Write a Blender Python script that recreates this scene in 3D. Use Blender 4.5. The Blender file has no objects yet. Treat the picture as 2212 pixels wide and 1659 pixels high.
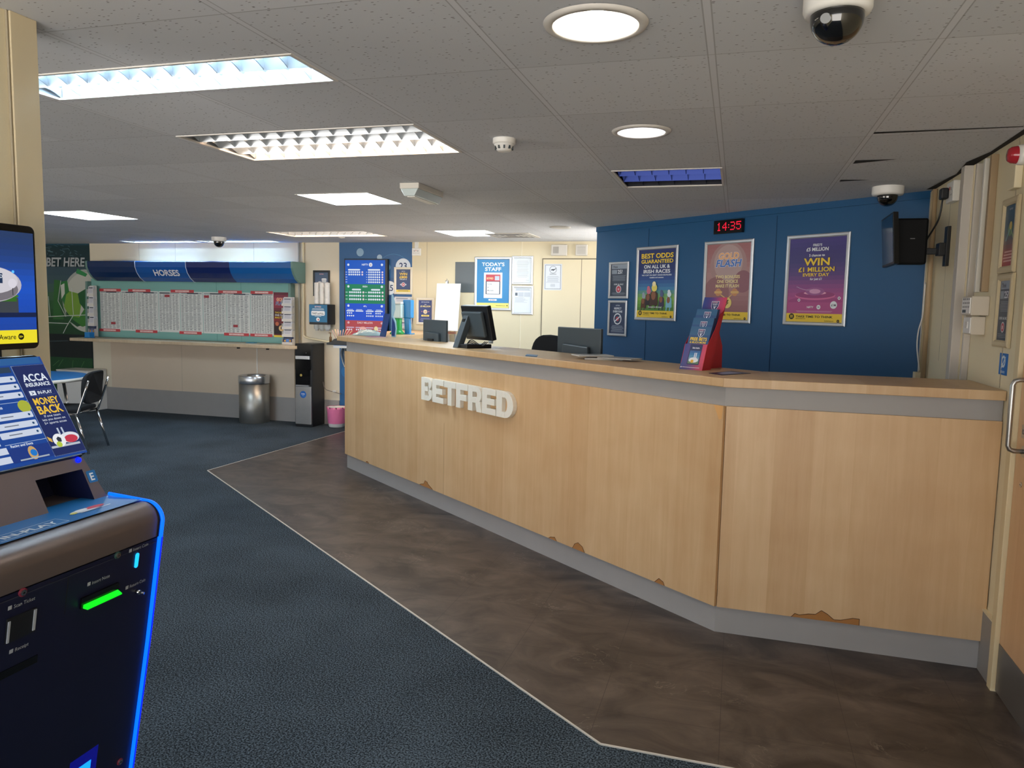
import bpy, bmesh, math, random
from mathutils import Vector, Matrix, Euler
random.seed(7)
SC = bpy.context.scene
COL = SC.collection
PI = math.pi
# ------------------------------------------------------------------ camera, world, exposure
CZ, CEIL = 1.56, 2.315            # eye height, ceiling height
FOC = 1655.0                      # focal length in pixels of the 2212 x 1659 frame
RM = ((0.9593440117876924, 0.2815450690730786, 0.01978487118308831),
      (0.04730328180600463, -0.09128233182795636, -0.9947009276292209),
      (-0.2782471321999163, 0.955196267777825, -0.10088916416462189))   # rows: right, down, forward
cam = bpy.data.objects.new('camera', bpy.data.cameras.new('camera'))
COL.objects.link(cam)
cx, cd, cf = [Vector(r) for r in RM]
rot = Matrix((cx, -cd, -cf)).transposed().to_4x4()
cam.matrix_world = Matrix.Translation((0, 0, CZ)) @ rot
cam.data.sensor_fit = 'HORIZONTAL'; cam.data.sensor_width = 36.0
cam.data.lens = FOC / 2212 * 36.0
cam.data.clip_start = 0.02
SC.camera = cam
SC.view_settings.view_transform = 'Standard'; SC.view_settings.look = 'None'
SC.view_settings.gamma = 1.0; SC.view_settings.use_curve_mapping = False
SC.view_settings.exposure = 1.45
SC.cycles.max_bounces = 7; SC.cycles.diffuse_bounces = 4; SC.cycles.glossy_bounces = 4
SC.cycles.sample_clamp_indirect = 6.0
W = bpy.data.worlds.new('world'); SC.world = W; W.use_nodes = True
bg = W.node_tree.nodes['Background']     # daylight that comes in through the open shop front behind the camera
wn_, wl_k = W.node_tree.nodes, W.node_tree.links
_tc = wn_.new('ShaderNodeTexCoord'); _sx = wn_.new('ShaderNodeSeparateXYZ'); _mr = wn_.new('ShaderNodeMapRange'); _mx = wn_.new('ShaderNodeMix'); _mx.data_type = 'RGBA'
wl_k.new(_tc.outputs['Generated'], _sx.inputs[0]); wl_k.new(_sx.outputs[2], _mr.inputs[0]); _mr.inputs[1].default_value = -.04; _mr.inputs[2].default_value = .04
_mx.inputs[6].default_value = (2.6, 2.45, 2.25, 1)      # bright lower half, added as an unseen pavement to brighten the ceiling
_mx.inputs[7].default_value = (.75, .84, 1.0, 1)         # overcast street above it
wl_k.new(_mr.outputs[0], _mx.inputs[0]); wl_k.new(_mx.outputs[2], bg.inputs[0]); bg.inputs[1].default_value = 1.0
E_COOL, E_WARM, E_PANEL, E_DOWN = 30.0, 24.0, 10.0, 26.0    # lamp radiances

def ray(px, py):
    v = cx * ((px - 1106) / FOC) + cd * ((py - 829.5) / FOC) + cf
    return v
def at_z(px, py, z):
    d = ray(px, py); return d * ((z - CZ) / d.z) + Vector((0, 0, CZ))
def at_x(px, py, x):
    d = ray(px, py); return d * (x / d.x) + Vector((0, 0, CZ))
def at_y(px, py, y):
    d = ray(px, py); return d * (y / d.y) + Vector((0, 0, CZ))
FARY, RX = 8.75, 1.11
BL0, BL1 = Vector((-1.306, 7.245, 0)), Vector((1.108, 5.304, 0))
BLT = (BL1 - BL0).normalized(); BLA = math.atan2(BLT.y, BLT.x)
def at_plane(px, py, P, T):
    n = Vector((T.y, -T.x, 0)); d = ray(px, py); s = P.dot(n) / Vector((d.x, d.y, 0)).dot(n)
    q = d * s; return (Vector((q.x, q.y, 0)) - P).dot(T), q.z + CZ

# ------------------------------------------------------------------ materials
MATS = {}
def lin(h):
    if isinstance(h, str):
        h = h.lstrip('#'); c = [int(h[i:i+2], 16) / 255 for i in (0, 2, 4)]
    else: c = list(h)
    return tuple((x / 12.92 if x <= .04045 else ((x + .055) / 1.055) ** 2.4) for x in c) + (1,)
def newmat(key):
    m = bpy.data.materials.new(key); m.use_nodes = True
    return m, m.node_tree.nodes, m.node_tree.links, m.node_tree.nodes['Principled BSDF']
def mat(key, col, rough=.5, metal=0, spec=.5, bump=0, bscale=60, var=0, coat=0):
    if key in MATS: return MATS[key]
    m, N, L, P = newmat(key)
    P.inputs['Base Color'].default_value = lin(col); P.inputs['Roughness'].default_value = rough
    P.inputs['Metallic'].default_value = metal; P.inputs['Specular IOR Level'].default_value = spec
    if coat: P.inputs['Coat Weight'].default_value = coat; P.inputs['Coat Roughness'].default_value = .1
    if bump or var:
        tc = N.new('ShaderNodeTexCoord'); nz = N.new('ShaderNodeTexNoise'); nz.inputs['Scale'].default_value = bscale
        nz.inputs['Detail'].default_value = 4
        L.new(tc.outputs['Object'], nz.inputs['Vector'])
        if bump:
            b = N.new('ShaderNodeBump'); b.inputs['Strength'].default_value = bump; b.inputs['Distance'].default_value = .003
            L.new(nz.outputs[0], b.inputs['Height']); L.new(b.outputs[0], P.inputs['Normal'])
        if var:
            mx = N.new('ShaderNodeMix'); mx.data_type = 'RGBA'
            c = lin(col); mx.inputs[6].default_value = tuple(x * (1 - var) for x in c[:3]) + (1,); mx.inputs[7].default_value = tuple(min(1, x * (1 + var)) for x in c[:3]) + (1,)
            L.new(nz.outputs[0], mx.inputs[0]); L.new(mx.outputs[2], P.inputs['Base Color'])
    MATS[key] = m; return m
def emis(key, col, s=1.0):
    if key in MATS: return MATS[key]
    m, N, L, P = newmat(key)
    P.inputs['Base Color'].default_value = (0.01, .01, .01, 1); P.inputs['Roughness'].default_value = .25
    P.inputs['Specular IOR Level'].default_value = .12; P.inputs['Emission Color'].default_value = lin(col); P.inputs['Emission Strength'].default_value = s
    MATS[key] = m; return m
def C(h):      # printed ink of one colour, behind a slightly glossy cover
    return mat('print_' + h, h, .38)
def S(h, s=.8):
    s = round(s * .42, 3)      # a lit screen's colour
    return emis('screen_%s_%s' % (h, s), h, s)
def math_node(N, L, op, a, b=None):
    n = N.new('ShaderNodeMath'); n.operation = op
    for i, v in enumerate((a, b)):
        if v is None: continue
        if isinstance(v, (int, float)): n.inputs[i].default_value = v
        else: L.new(v, n.inputs[i])
    return n.outputs[0]
def wood(key, c1, c2, seed=0, plank=.17):
    m, N, L, P = newmat(key)
    tc = N.new('ShaderNodeTexCoord'); sp = N.new('ShaderNodeSeparateXYZ'); L.new(tc.outputs['Object'], sp.inputs[0])
    idx = math_node(N, L, 'FLOOR', math_node(N, L, 'DIVIDE', math_node(N, L, 'ADD', sp.outputs[0], seed), plank))
    wn = N.new('ShaderNodeTexWhiteNoise'); wn.noise_dimensions = '1D'; L.new(idx, wn.inputs['W'])
    cb = N.new('ShaderNodeCombineXYZ')
    L.new(math_node(N, L, 'MULTIPLY', sp.outputs[0], 26), cb.inputs[0]); L.new(math_node(N, L, 'MULTIPLY', sp.outputs[1], 26), cb.inputs[1])
    L.new(math_node(N, L, 'ADD', math_node(N, L, 'MULTIPLY', sp.outputs[2], 1.6), math_node(N, L, 'MULTIPLY', wn.outputs[0], 9)), cb.inputs[2])
    nz = N.new('ShaderNodeTexNoise'); nz.inputs['Scale'].default_value = 1.0; nz.inputs['Detail'].default_value = 5; nz.inputs['Roughness'].default_value = .6; nz.inputs['Distortion'].default_value = .6
    L.new(cb.outputs[0], nz.inputs['Vector'])
    nb = N.new('ShaderNodeTexNoise'); nb.inputs['Scale'].default_value = 5; nb.inputs['Detail'].default_value = 2; L.new(tc.outputs['Object'], nb.inputs['Vector'])
    f = math_node(N, L, 'ADD', math_node(N, L, 'MULTIPLY', nz.outputs[0], .55), math_node(N, L, 'MULTIPLY', wn.outputs[0], .22))
    f = math_node(N, L, 'ADD', f, math_node(N, L, 'MULTIPLY', nb.outputs[0], .35))
    rp = N.new('ShaderNodeMapRange'); rp.inputs[1].default_value = .25; rp.inputs[2].default_value = .85; L.new(f, rp.inputs[0])
    mx = N.new('ShaderNodeMix'); mx.data_type = 'RGBA'; mx.inputs[6].default_value = lin(c1); mx.inputs[7].default_value = lin(c2)
    L.new(rp.outputs[0], mx.inputs[0]); L.new(mx.outputs[2], P.inputs['Base Color'])
    P.inputs['Roughness'].default_value = .42; MATS[key] = m; return m
def carpet():
    m, N, L, P = newmat('carpet')
    tc = N.new('ShaderNodeTexCoord')
    n1 = N.new('ShaderNodeTexNoise'); n1.inputs['Scale'].default_value = 150; n1.inputs['Detail'].default_value = 3; L.new(tc.outputs['Object'], n1.inputs['Vector'])
    n2 = N.new('ShaderNodeTexNoise'); n2.inputs['Scale'].default_value = 1.6; n2.inputs['Detail'].default_value = 5; L.new(tc.outputs['Object'], n2.inputs['Vector'])
    cr = N.new('ShaderNodeValToRGB'); cr.color_ramp.elements[0].position = .43; cr.color_ramp.elements[0].color = lin('171d23'); cr.color_ramp.elements[1].position = .62; cr.color_ramp.elements[1].color = lin('5b6873')
    L.new(math_node(N, L, 'ADD', math_node(N, L, 'MULTIPLY', n1.outputs[0], .85), math_node(N, L, 'MULTIPLY', n2.outputs[0], .15)), cr.inputs[0]); L.new(cr.outputs[0], P.inputs['Base Color'])
    b = N.new('ShaderNodeBump'); b.inputs['Strength'].default_value = .35; b.inputs['Distance'].default_value = .003; L.new(n1.outputs[0], b.inputs['Height']); L.new(b.outputs[0], P.inputs['Normal'])
    P.inputs['Roughness'].default_value = .95; P.inputs['Specular IOR Level'].default_value = .15; MATS['carpet'] = m; return m
def slate():
    m, N, L, P = newmat('vinyl_slate')
    tc = N.new('ShaderNodeTexCoord'); mp = N.new('ShaderNodeMapping'); mp.inputs['Scale'].default_value = (2.2, 3.2, 1); mp.inputs['Rotation'].default_value = (0, 0, .5); L.new(tc.outputs['Object'], mp.inputs[0])
    n1 = N.new('ShaderNodeTexNoise'); n1.inputs['Scale'].default_value = 1.4; n1.inputs['Detail'].default_value = 7; n1.inputs['Roughness'].default_value = .62; n1.inputs['Distortion'].default_value = 1.2; L.new(mp.outputs[0], n1.inputs['Vector'])
    cr = N.new('ShaderNodeValToRGB'); e = cr.color_ramp.elements
    e[0].position = .3; e[0].color = lin('272120'); e[1].position = .72; e[1].color = lin('62564d')
    L.new(n1.outputs[0], cr.inputs[0])
    n2 = N.new('ShaderNodeTexNoise'); n2.inputs['Scale'].default_value = 2.1; n2.inputs['Detail'].default_value = 8; n2.inputs['Distortion'].default_value = 2.5; L.new(mp.outputs[0], n2.inputs['Vector'])
    v = math_node(N, L, 'ABSOLUTE', math_node(N, L, 'SUBTRACT', n2.outputs[0], .5))
    vr = N.new('ShaderNodeMapRange'); vr.inputs[1].default_value = 0; vr.inputs[2].default_value = .012; vr.inputs[3].default_value = 1; vr.inputs[4].default_value = 0; L.new(v, vr.inputs[0])
    n3 = N.new('ShaderNodeTexNoise'); n3.inputs['Scale'].default_value = 3; L.new(tc.outputs['Object'], n3.inputs['Vector'])
    mk = N.new('ShaderNodeMapRange'); mk.inputs[1].default_value = .56; mk.inputs[2].default_value = .66; L.new(n3.outputs[0], mk.inputs[0])
    fac = math_node(N, L, 'MULTIPLY', math_node(N, L, 'MULTIPLY', vr.outputs[0], mk.outputs[0]), .6)
    mx = N.new('ShaderNodeMix'); mx.data_type = 'RGBA'; mx.inputs[7].default_value = lin('8d8176'); L.new(cr.outputs[0], mx.inputs[6]); L.new(fac, mx.inputs[0])
    # tile joints
    sp = N.new('ShaderNodeSeparateXYZ'); L.new(tc.outputs['Object'], sp.inputs[0])
    j = None
    for k, per, off in ((0, .457, .1), (1, .457, .02)):
        fr = math_node(N, L, 'FRACT', math_node(N, L, 'DIVIDE', math_node(N, L, 'ADD', sp.outputs[k], 20 + off), per))
        lt = math_node(N, L, 'LESS_THAN', fr, .006); j = lt if j is None else math_node(N, L, 'MAXIMUM', j, lt)
    m2 = N.new('ShaderNodeMix'); m2.data_type = 'RGBA'; L.new(mx.outputs[2], m2.inputs[6]); m2.inputs[7].default_value = lin('231f1d'); L.new(math_node(N, L, 'MULTIPLY', j, .7), m2.inputs[0])
    L.new(m2.outputs[2], P.inputs['Base Color'])
    b = N.new('ShaderNodeBump'); b.inputs['Strength'].default_value = .35; b.inputs['Distance'].default_value = .004; L.new(n1.outputs[0], b.inputs['Height']); L.new(b.outputs[0], P.inputs['Normal'])
    P.inputs['Roughness'].default_value = .4; MATS['vinyl_slate'] = m; return m
TX0, TPX, TY0, TPY = -0.1075, .6127, 2.431, .6165      # ceiling grid: line offsets and pitch
def tiles():
    m, N, L, P = newmat('ceiling_tile')
    tc = N.new('ShaderNodeTexCoord'); sp = N.new('ShaderNodeSeparateXYZ'); L.new(tc.outputs['Object'], sp.inputs[0])
    fx = math_node(N, L, 'FRACT', math_node(N, L, 'DIVIDE', math_node(N, L, 'SUBTRACT', sp.outputs[0], TX0 - 50 * TPX - .012), TPX))
    fy = math_node(N, L, 'FRACT', math_node(N, L, 'DIVIDE', math_node(N, L, 'SUBTRACT', sp.outputs[1], TY0 - 50 * TPY - .004), TPY))
    ix = math_node(N, L, 'FLOOR', math_node(N, L, 'DIVIDE', math_node(N, L, 'SUBTRACT', sp.outputs[0], TX0 - 50 * TPX - .012), TPX))
    iy = math_node(N, L, 'FLOOR', math_node(N, L, 'DIVIDE', math_node(N, L, 'SUBTRACT', sp.outputs[1], TY0 - 50 * TPY - .004), TPY))
    cb = N.new('ShaderNodeCombineXYZ'); L.new(ix, cb.inputs[0]); L.new(iy, cb.inputs[1])
    wn = N.new('ShaderNodeTexWhiteNoise'); wn.noise_dimensions = '2D'; L.new(cb.outputs[0], wn.inputs['Vector'])
    bar = math_node(N, L, 'LESS_THAN', fx, .018 / TPX)
    edge = math_node(N, L, 'MULTIPLY', math_node(N, L, 'LESS_THAN', fx, .022 / TPX), math_node(N, L, 'GREATER_THAN', fx, .018 / TPX))
    edge2 = math_node(N, L, 'GREATER_THAN', fx, 1 - .004 / TPX)
    rl = math_node(N, L, 'LESS_THAN', fy, .0045 / TPY)
    # fissures
    mp = N.new('ShaderNodeMapping'); mp.inputs['Scale'].default_value = (42, 95, 1); L.new(tc.outputs['Object'], mp.inputs[0])
    vo = N.new('ShaderNodeTexVoronoi'); vo.inputs['Scale'].default_value = 1.0; L.new(mp.outputs[0], vo.inputs['Vector'])
    n1 = N.new('ShaderNodeTexNoise'); n1.inputs['Scale'].default_value = 60; n1.inputs['Detail'].default_value = 3; L.new(tc.outputs['Object'], n1.inputs['Vector'])
    sc_ = N.new('ShaderNodeSeparateColor'); L.new(vo.outputs['Color'], sc_.inputs[0])
    dot = math_node(N, L, 'MULTIPLY', math_node(N, L, 'LESS_THAN', math_node(N, L, 'ADD', vo.outputs['Distance'], math_node(N, L, 'MULTIPLY', n1.outputs[0], .25)), .3), math_node(N, L, 'LESS_THAN', sc_.outputs[0], .62))
    n2 = N.new('ShaderNodeTexNoise'); n2.inputs['Scale'].default_value = .8; n2.inputs['Detail'].default_value = 3; L.new(tc.outputs['Object'], n2.inputs['Vector'])
    base = N.new('ShaderNodeMix'); base.data_type = 'RGBA'; base.inputs[6].default_value = lin('c9cbcf'); base.inputs[7].default_value = lin('e0e2e6')
    L.new(math_node(N, L, 'ADD', math_node(N, L, 'MULTIPLY', wn.outputs[0], .45), math_node(N, L, 'MULTIPLY', n2.outputs[0], .5)), base.inputs[0])
    a = N.new('ShaderNodeMix'); a.data_type = 'RGBA'; L.new(base.outputs[2], a.inputs[6]); a.inputs[7].default_value = lin('6a6766'); L.new(math_node(N, L, 'MULTIPLY', dot, .8), a.inputs[0])
    b_ = N.new('ShaderNodeMix'); b_.data_type = 'RGBA'; L.new(a.outputs[2], b_.inputs[6]); b_.inputs[7].default_value = lin('d9dade'); L.new(bar, b_.inputs[0])
    c_ = N.new('ShaderNodeMix'); c_.data_type = 'RGBA'; L.new(b_.outputs[2], c_.inputs[6]); c_.inputs[7].default_value = lin('57514c')
    L.new(math_node(N, L, 'MULTIPLY', math_node(N, L, 'MAXIMUM', math_node(N, L, 'MAXIMUM', edge, edge2), rl), .36), c_.inputs[0])
    L.new(c_.outputs[2], P.inputs['Base Color'])
    bp = N.new('ShaderNodeBump'); bp.inputs['Strength'].default_value = .4; bp.inputs['Distance'].default_value = .003; bp.invert = True; L.new(dot, bp.inputs['Height']); L.new(bp.outputs[0], P.inputs['Normal'])
    P.inputs['Roughness'].default_value = .9; P.inputs['Specular IOR Level'].default_value = .2; MATS['ceiling_tile'] = m; return m

cream = mat('cream_panel', 'e2d5b4', .55, bump=.06, bscale=220, var=.03)
cream_far = mat('cream_far', 'e0d6c0', .55, var=.03, bscale=3)
cream_dim = mat('beige_laminate', 'd8c6b0', .45, var=.03, bscale=3)
blue_w = mat('blue_paint', '13517f', .45, bump=.05, bscale=160, var=.04)
blue_f = mat('blue_panel', '235f94', .42)
grey = mat('grey_laminate', '9d9a97', .5, var=.05, bscale=8)
greyd = mat('grey_skirting', '8e8b88', .5, var=.05, bscale=8)
black = mat('black_plastic', '15171a', .38)
blackg = mat('black_gloss', '0b0c0e', .12)
darkg = mat('dark_grey_plastic', '3d464b', .45)
blackf = mat('black_fabric', '16181c', .9, bump=.4, bscale=300)
white = mat('white_plastic', 'e9e7e2', .35)
whited = mat('white_paint', 'dcd8d2', .5)
offw = mat('off_white', 'cfcac0', .5)
silver = mat('silver_frame', 'c9ccd0', .32, metal=.55)
alu = mat('aluminium', 'd3d6da', .25, metal=.9)
brushed = mat('brushed_steel', 'b4b3b0', .33, metal=1, var=.15, bscale=7)
chrome = mat('chrome', 'c8c8c8', .12, metal=1)
louvre_m = mat('louvre_aluminium', 'a6abb0', .3, metal=.8)
green_b = mat('green_backboard', '7fb3ab', .6, bump=.2, bscale=200)
glass_m = mat('smoked_dome', '0d0d0e', .06, coat=1)
red_c = mat('red_card', 'c22a35', .45)
WD1 = wood('maple_wood', 'dab98e', 'c0986a', 3)
WD2 = wood('maple_wood_top', 'd2b48c', 'bd9769', 7, .4)
WD3 = wood('maple_wood_door', 'e0bb90', 'cda074', 11, .3)
CARP, SLATE, TILE = carpet(), slate(), tiles()
tube_c = emis('tube_cool', (.80, .92, 1.0), E_COOL); tube_w = emis('tube_warm', (1.0, .86, .72), E_WARM)
pan_e = emis('led_panel', (.88, .95, 1.0), E_PANEL); down_e = emis('lamp_white', (1.0, .95, .86), E_DOWN); down_e2 = emis('lamp_neutral', (.97, .97, 1.0), E_DOWN * .8)
led_b = emis('blue_led', (.0, .36, 1.0), .75); led_b2 = emis('blue_led_deep', (.0, .08, 1.0), 1.1); led_g = emis('green_led', (.05, .95, .12), .42); led_c = emis('cyan_led', (.1, .65, 1.0), .7)
led_r = emis('red_led', (1.0, .10, .22), .6)
tube_off = mat('tube_off', 'b8bcc0', .3)

# ------------------------------------------------------------------ text glyphs
GL = {}
def glyphs(s, bold, spacing=1.0):
    k = (s, bold, spacing)
    if k in GL: return GL[k]
    cu = bpy.data.curves.new('t', 'FONT'); cu.body = s; cu.size = 1.0; cu.offset = bold; cu.resolution_u = 3; cu.space_character = spacing
    o = bpy.data.objects.new('t', cu); COL.objects.link(o)
    me = bpy.data.meshes.new_from_object(o.evaluated_get(bpy.context.evaluated_depsgraph_get()))
    vs = [v.co.copy() for v in me.vertices]; fs = [tuple(p.vertices) for p in me.polygons]
    bpy.data.objects.remove(o); bpy.data.curves.remove(cu); bpy.data.meshes.remove(me)
    if vs:
        x0 = min(v.x for v in vs); x1 = max(v.x for v in vs)
    else: x0 = x1 = 0
    GL[k] = (vs, fs, x0, x1); return GL[k]
CAP = 0.73      # cap height of the built-in font at size 1

# ------------------------------------------------------------------ mesh builder
class G:
    def __init__(s): s.bm = bmesh.new(); s.ms = []
    def mi(s, m):
        if m not in s.ms: s.ms.append(m)
        return s.ms.index(m)
    def face(s, pts, m, smooth=False):
        vs = [s.bm.verts.new(p) for p in pts]
        try: f = s.bm.faces.new(vs)
        except ValueError: return None
        f.material_index = s.mi(m); f.smooth = smooth; return f
    def box(s, x0, x1, y0, y1, z0, z1, m, M=None):
        P = [Vector((x, y, z)) for x in (x0, x1) for y in (y0, y1) for z in (z0, z1)]
        if M is not None: P = [M @ p for p in P]
        vs = [s.bm.verts.new(p) for p in P]; i = s.mi(m)
        for q in ((0, 1, 3, 2), (4, 6, 7, 5), (0, 4, 5, 1), (2, 3, 7, 6), (0, 2, 6, 4), (1, 5, 7, 3)):
            f = s.bm.faces.new([vs[k] for k in q]); f.material_index = i
        return s
    def prism(s, pts, vec, m, smooth=False):    # polygon pts (3D) extruded by vec
        a = [s.bm.verts.new(p) for p in pts]; b = [s.bm.verts.new(Vector(p) + Vector(vec)) for p in pts]; i = s.mi(m); n = len(a)
        fs = [s.bm.faces.new(a[::-1]), s.bm.faces.new(b)]
        for k in range(n):
            f = s.bm.faces.new((a[k], a[(k + 1) % n], b[(k + 1) % n], b[k])); f.smooth = smooth; fs.append(f)
        for f in fs: f.material_index = i
        return s
    def strip(s, rows, m, smooth=True, close=False):    # loft of rows of points
        i = s.mi(m); R = [[s.bm.verts.new(p) for p in r] for r in rows]
        for a, b in zip(R, R[1:]):
            n = len(a); rng = range(n if close else n - 1)
            for k in rng:
                f = s.bm.faces.new((a[k], a[(k + 1) % n], b[(k + 1) % n], b[k])); f.material_index = i; f.smooth = smooth
        return R
    def lathe(s, prof, m, c=(0, 0, 0), seg=32, axis='z', smooth=True, cap=True):
        i = s.mi(m); R = []
        for r, h in prof:
            row = []
            for k in range(seg):
                a = 2 * PI * k / seg; x, y = r * math.cos(a), r * math.sin(a)
                p = {'z': (x, y, h), 'y': (x, h, y), 'x': (h, x, y)}[axis]
                row.append(s.bm.verts.new((p[0] + c[0], p[1] + c[1], p[2] + c[2])))
            R.append(row)
        for a, b in zip(R, R[1:]):
            for k in range(seg):
                f = s.bm.faces.new((a[k], a[(k + 1) % seg], b[(k + 1) % seg], b[k])); f.material_index = i; f.smooth = smooth
        if cap:
            for row in (R[0], R[-1]):
                try: f = s.bm.faces.new(row); f.material_index = i
                except ValueError: pass
        return s
    def tube(s, pts, r, m, seg=8, closed_ends=True):
        pts = [Vector(p) for p in pts]; rows = []; up = Vector((0, 0, 1))
        prev = None
        for k, p in enumerate(pts):
            t = (pts[min(k + 1, len(pts) - 1)] - pts[max(k - 1, 0)]).normalized()
            if prev is None:
                a = t.cross(up) if abs(t.z) < .95 else t.cross(Vector((1, 0, 0)))
            else: a = prev - t * prev.dot(t)
            a.normalize(); prev = a; b = t.cross(a)
            rr = r[k] if isinstance(r, (list, tuple)) else r
            rows.append([p + a * (rr * math.cos(2 * PI * j / seg)) + b * (rr * math.sin(2 * PI * j / seg)) for j in range(seg)])
        R = s.strip(rows, m, True, True)
        if closed_ends:
            i = s.mi(m)
            for row in (R[0], R[-1]):
                f = s.bm.faces.new(row); f.material_index = i
        return s
    def obj(s, name, parent=None, bevel=0, loc=None, rz=0, smooth=None, seg=2):
        bmesh.ops.recalc_face_normals(s.bm, faces=[f for f in s.bm.faces]) if not getattr(s, 'flat', False) else None
        me = bpy.data.meshes.new(name); s.bm.to_mesh(me); s.bm.free()
        for m in s.ms: me.materials.append(m)
        o = bpy.data.objects.new(name, me); COL.objects.link(o)
        if parent is not None: o.parent = parent
        if loc is not None: o.location = loc
        if rz: o.rotation_euler = (0, 0, rz)
        if bevel:
            b = o.modifiers.new('bevel', 'BEVEL'); b.width = bevel; b.segments = seg; b.limit_method = 'ANGLE'; b.angle_limit = math.radians(40)
        return o
def curve_pts(ctrl, n=24):      # Catmull-Rom through control points
    P = [Vector(p) for p in ctrl]; P = [P[0]] + P + [P[-1]]; out = []
    m = len(P) - 3
    for i in range(m):
        for j in range(n // m + 1):
            t = j / (n // m + 1); a, b, c, d = P[i:i + 4]
            out.append(.5 * ((2 * b) + (c - a) * t + (2 * a - 5 * b + 4 * c - d) * t * t + (3 * b - a - 3 * c + d) * t ** 3))
    out.append(P[-2]); return out
class Art:      # flat printed shapes on a face: origin o, axes u and v, each layer lifted along n
    def __init__(s, g, o, u=(1, 0, 0), v=(0, 0, 1), n=(0, -1, 0), W=1.0, H=1.0, lift=.00025):
        s.g, s.o, s.u, s.v, s.n, s.W, s.H, s.l, s.d = g, Vector(o), Vector(u), Vector(v), Vector(n), W, H, lift, 0
    def P(s, a, b): return s.o + s.u * (a * s.W) + s.v * (b * s.H) + s.n * (s.l * s.d)
    def poly(s, pts, m, up=1):
        s.d += up; s.g.face([s.P(*p) for p in pts], m)
    def rect(s, a0, b0, a1, b1, m, up=1): s.poly([(a0, b0), (a1, b0), (a1, b1), (a0, b1)], m, up)
    def grad(s, a0, b0, a1, b1, cols, n=14):     # artwork printed in bands between colours
        for i in range(n):
            t = (i + .5) / n * (len(cols) - 1); k = min(int(t), len(cols) - 2); f = t - k
            A, B = [[int(c[j:j+2], 16) for j in (0, 2, 4)] for c in (cols[k], cols[k + 1])]
            c = ''.join('%02x' % int(x + (y - x) * f) for x, y in zip(A, B))
            s.rect(a0, b0 + (b1 - b0) * i / n, a1, b0 + (b1 - b0) * (i + 1) / n, s.mk(c), 1 if i == 0 else 0)
    mk = staticmethod(C)
    def disc(s, a, b, r, m, n=20, ry=None, up=1, a0=0, a1=2 * PI):     # r in units of W
        ry = (r * s.W / s.H) if ry is None else ry
        s.poly([(a + r * math.cos(a0 + (a1 - a0) * k / n), b + ry * math.sin(a0 + (a1 - a0) * k / n)) for k in range(n)], m, up)
    def ring(s, a, b, r, w, m, n=24):
        s.d += 1; k_ = s.W / s.H
        for k in range(n):
            t0, t1 = 2 * PI * k / n, 2 * PI * (k + 1) / n
            s.g.face([s.P(a + q * math.cos(t), b + q * k_ * math.sin(t)) for q, t in ((r, t0), (r, t1), (r - w, t1), (r - w, t0))], m)
    def line(s, a0, b0, a1, b1, w, m, up=1):     # w in units of W
        d = Vector(((a1 - a0) * s.W, (b1 - b0) * s.H)); n_ = Vector((-d.y, d.x)).normalized() * (w * s.W / 2)
        s.poly([(a0 + n_.x / s.W, b0 + n_.y / s.H), (a1 + n_.x / s.W, b1 + n_.y / s.H), (a1 - n_.x / s.W, b1 - n_.y / s.H), (a0 - n_.x / s.W, b0 - n_.y / s.H)], m, up)
    def round(s, a0, b0, a1, b1, r, m, n=5, up=1):    # rounded rectangle, r in units of W
        ry = r * s.W / s.H; pts = []
        for ca, cb, t0 in ((a1 - r, b1 - ry, 0), (a0 + r, b1 - ry, PI / 2), (a0 + r, b0 + ry, PI), (a1 - r, b0 + ry, 1.5 * PI)):
            pts += [(ca + r * math.cos(t0 + PI / 2 * k / n), cb + ry * math.sin(t0 + PI / 2 * k / n)) for k in range(n + 1)]
        s.poly(pts, m, up)
    def text(s, t, a, b, h, m, w=None, al='c', bold=.02, shear=0, out=None, sp=1.0, exact=False):
        # a,b: anchor at baseline; h: cap height in units of H; w: greatest width in units of W
        bold = min(bold, .026); s.d += 1
        if out: s._text(t, a, b, h, out, w, al, bold + .03, shear, sp, exact, bold); s.d += 1
        s._text(t, a, b, h, m, w, al, bold, shear, sp, exact, bold)
        s.d -= 2 if out else 1
    def _text(s, t, a, b, h, m, w, al, bold, shear, sp, exact, ref):
        vs, fs, x0, x1 = glyphs(t, ref, sp) if ref == bold else glyphs(t, bold, sp)
        if ref != bold: _, _, x0, x1 = glyphs(t, ref, sp)
        if not vs: return
        k = h * s.H / CAP; kx = k; wid = (x1 - x0) * k
        if w is not None and (wid > w * s.W or exact): kx = k * w * s.W / wid; wid = w * s.W
        off = {'c': -wid / 2, 'l': 0, 'r': -wid}[al]
        i = s.g.mi(m); base = s.P(a, b)
        V = [s.g.bm.verts.new(base + s.u * (off + (v.x - x0) * kx + shear * v.y * k) + s.v * (v.y * k)) for v in vs]
        for f in fs:
            try: q = s.g.bm.faces.new([V[j] for j in f]); q.material_index = i
            except ValueError: pass
    def lines(s, a0, b0, a1, b1, n, m, fill=.35, al='c', rnd=.25):     # small print too small to read
        s.d += 1; st = (b1 - b0) / n
        for i in range(n):
            l = (a1 - a0) * (1 - rnd * random.random()); c = (a0 + a1) / 2
            x0 = c - l / 2 if al == 'c' else a0; y = b0 + st * (i + .5)
            s.g.face([s.P(*p) for p in ((x0, y - st * fill / 2), (x0 + l, y - st * fill / 2), (x0 + l, y + st * fill / 2), (x0, y + st * fill / 2))], m)
class ScreenArt(Art):
    mk = staticmethod(S)

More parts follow.
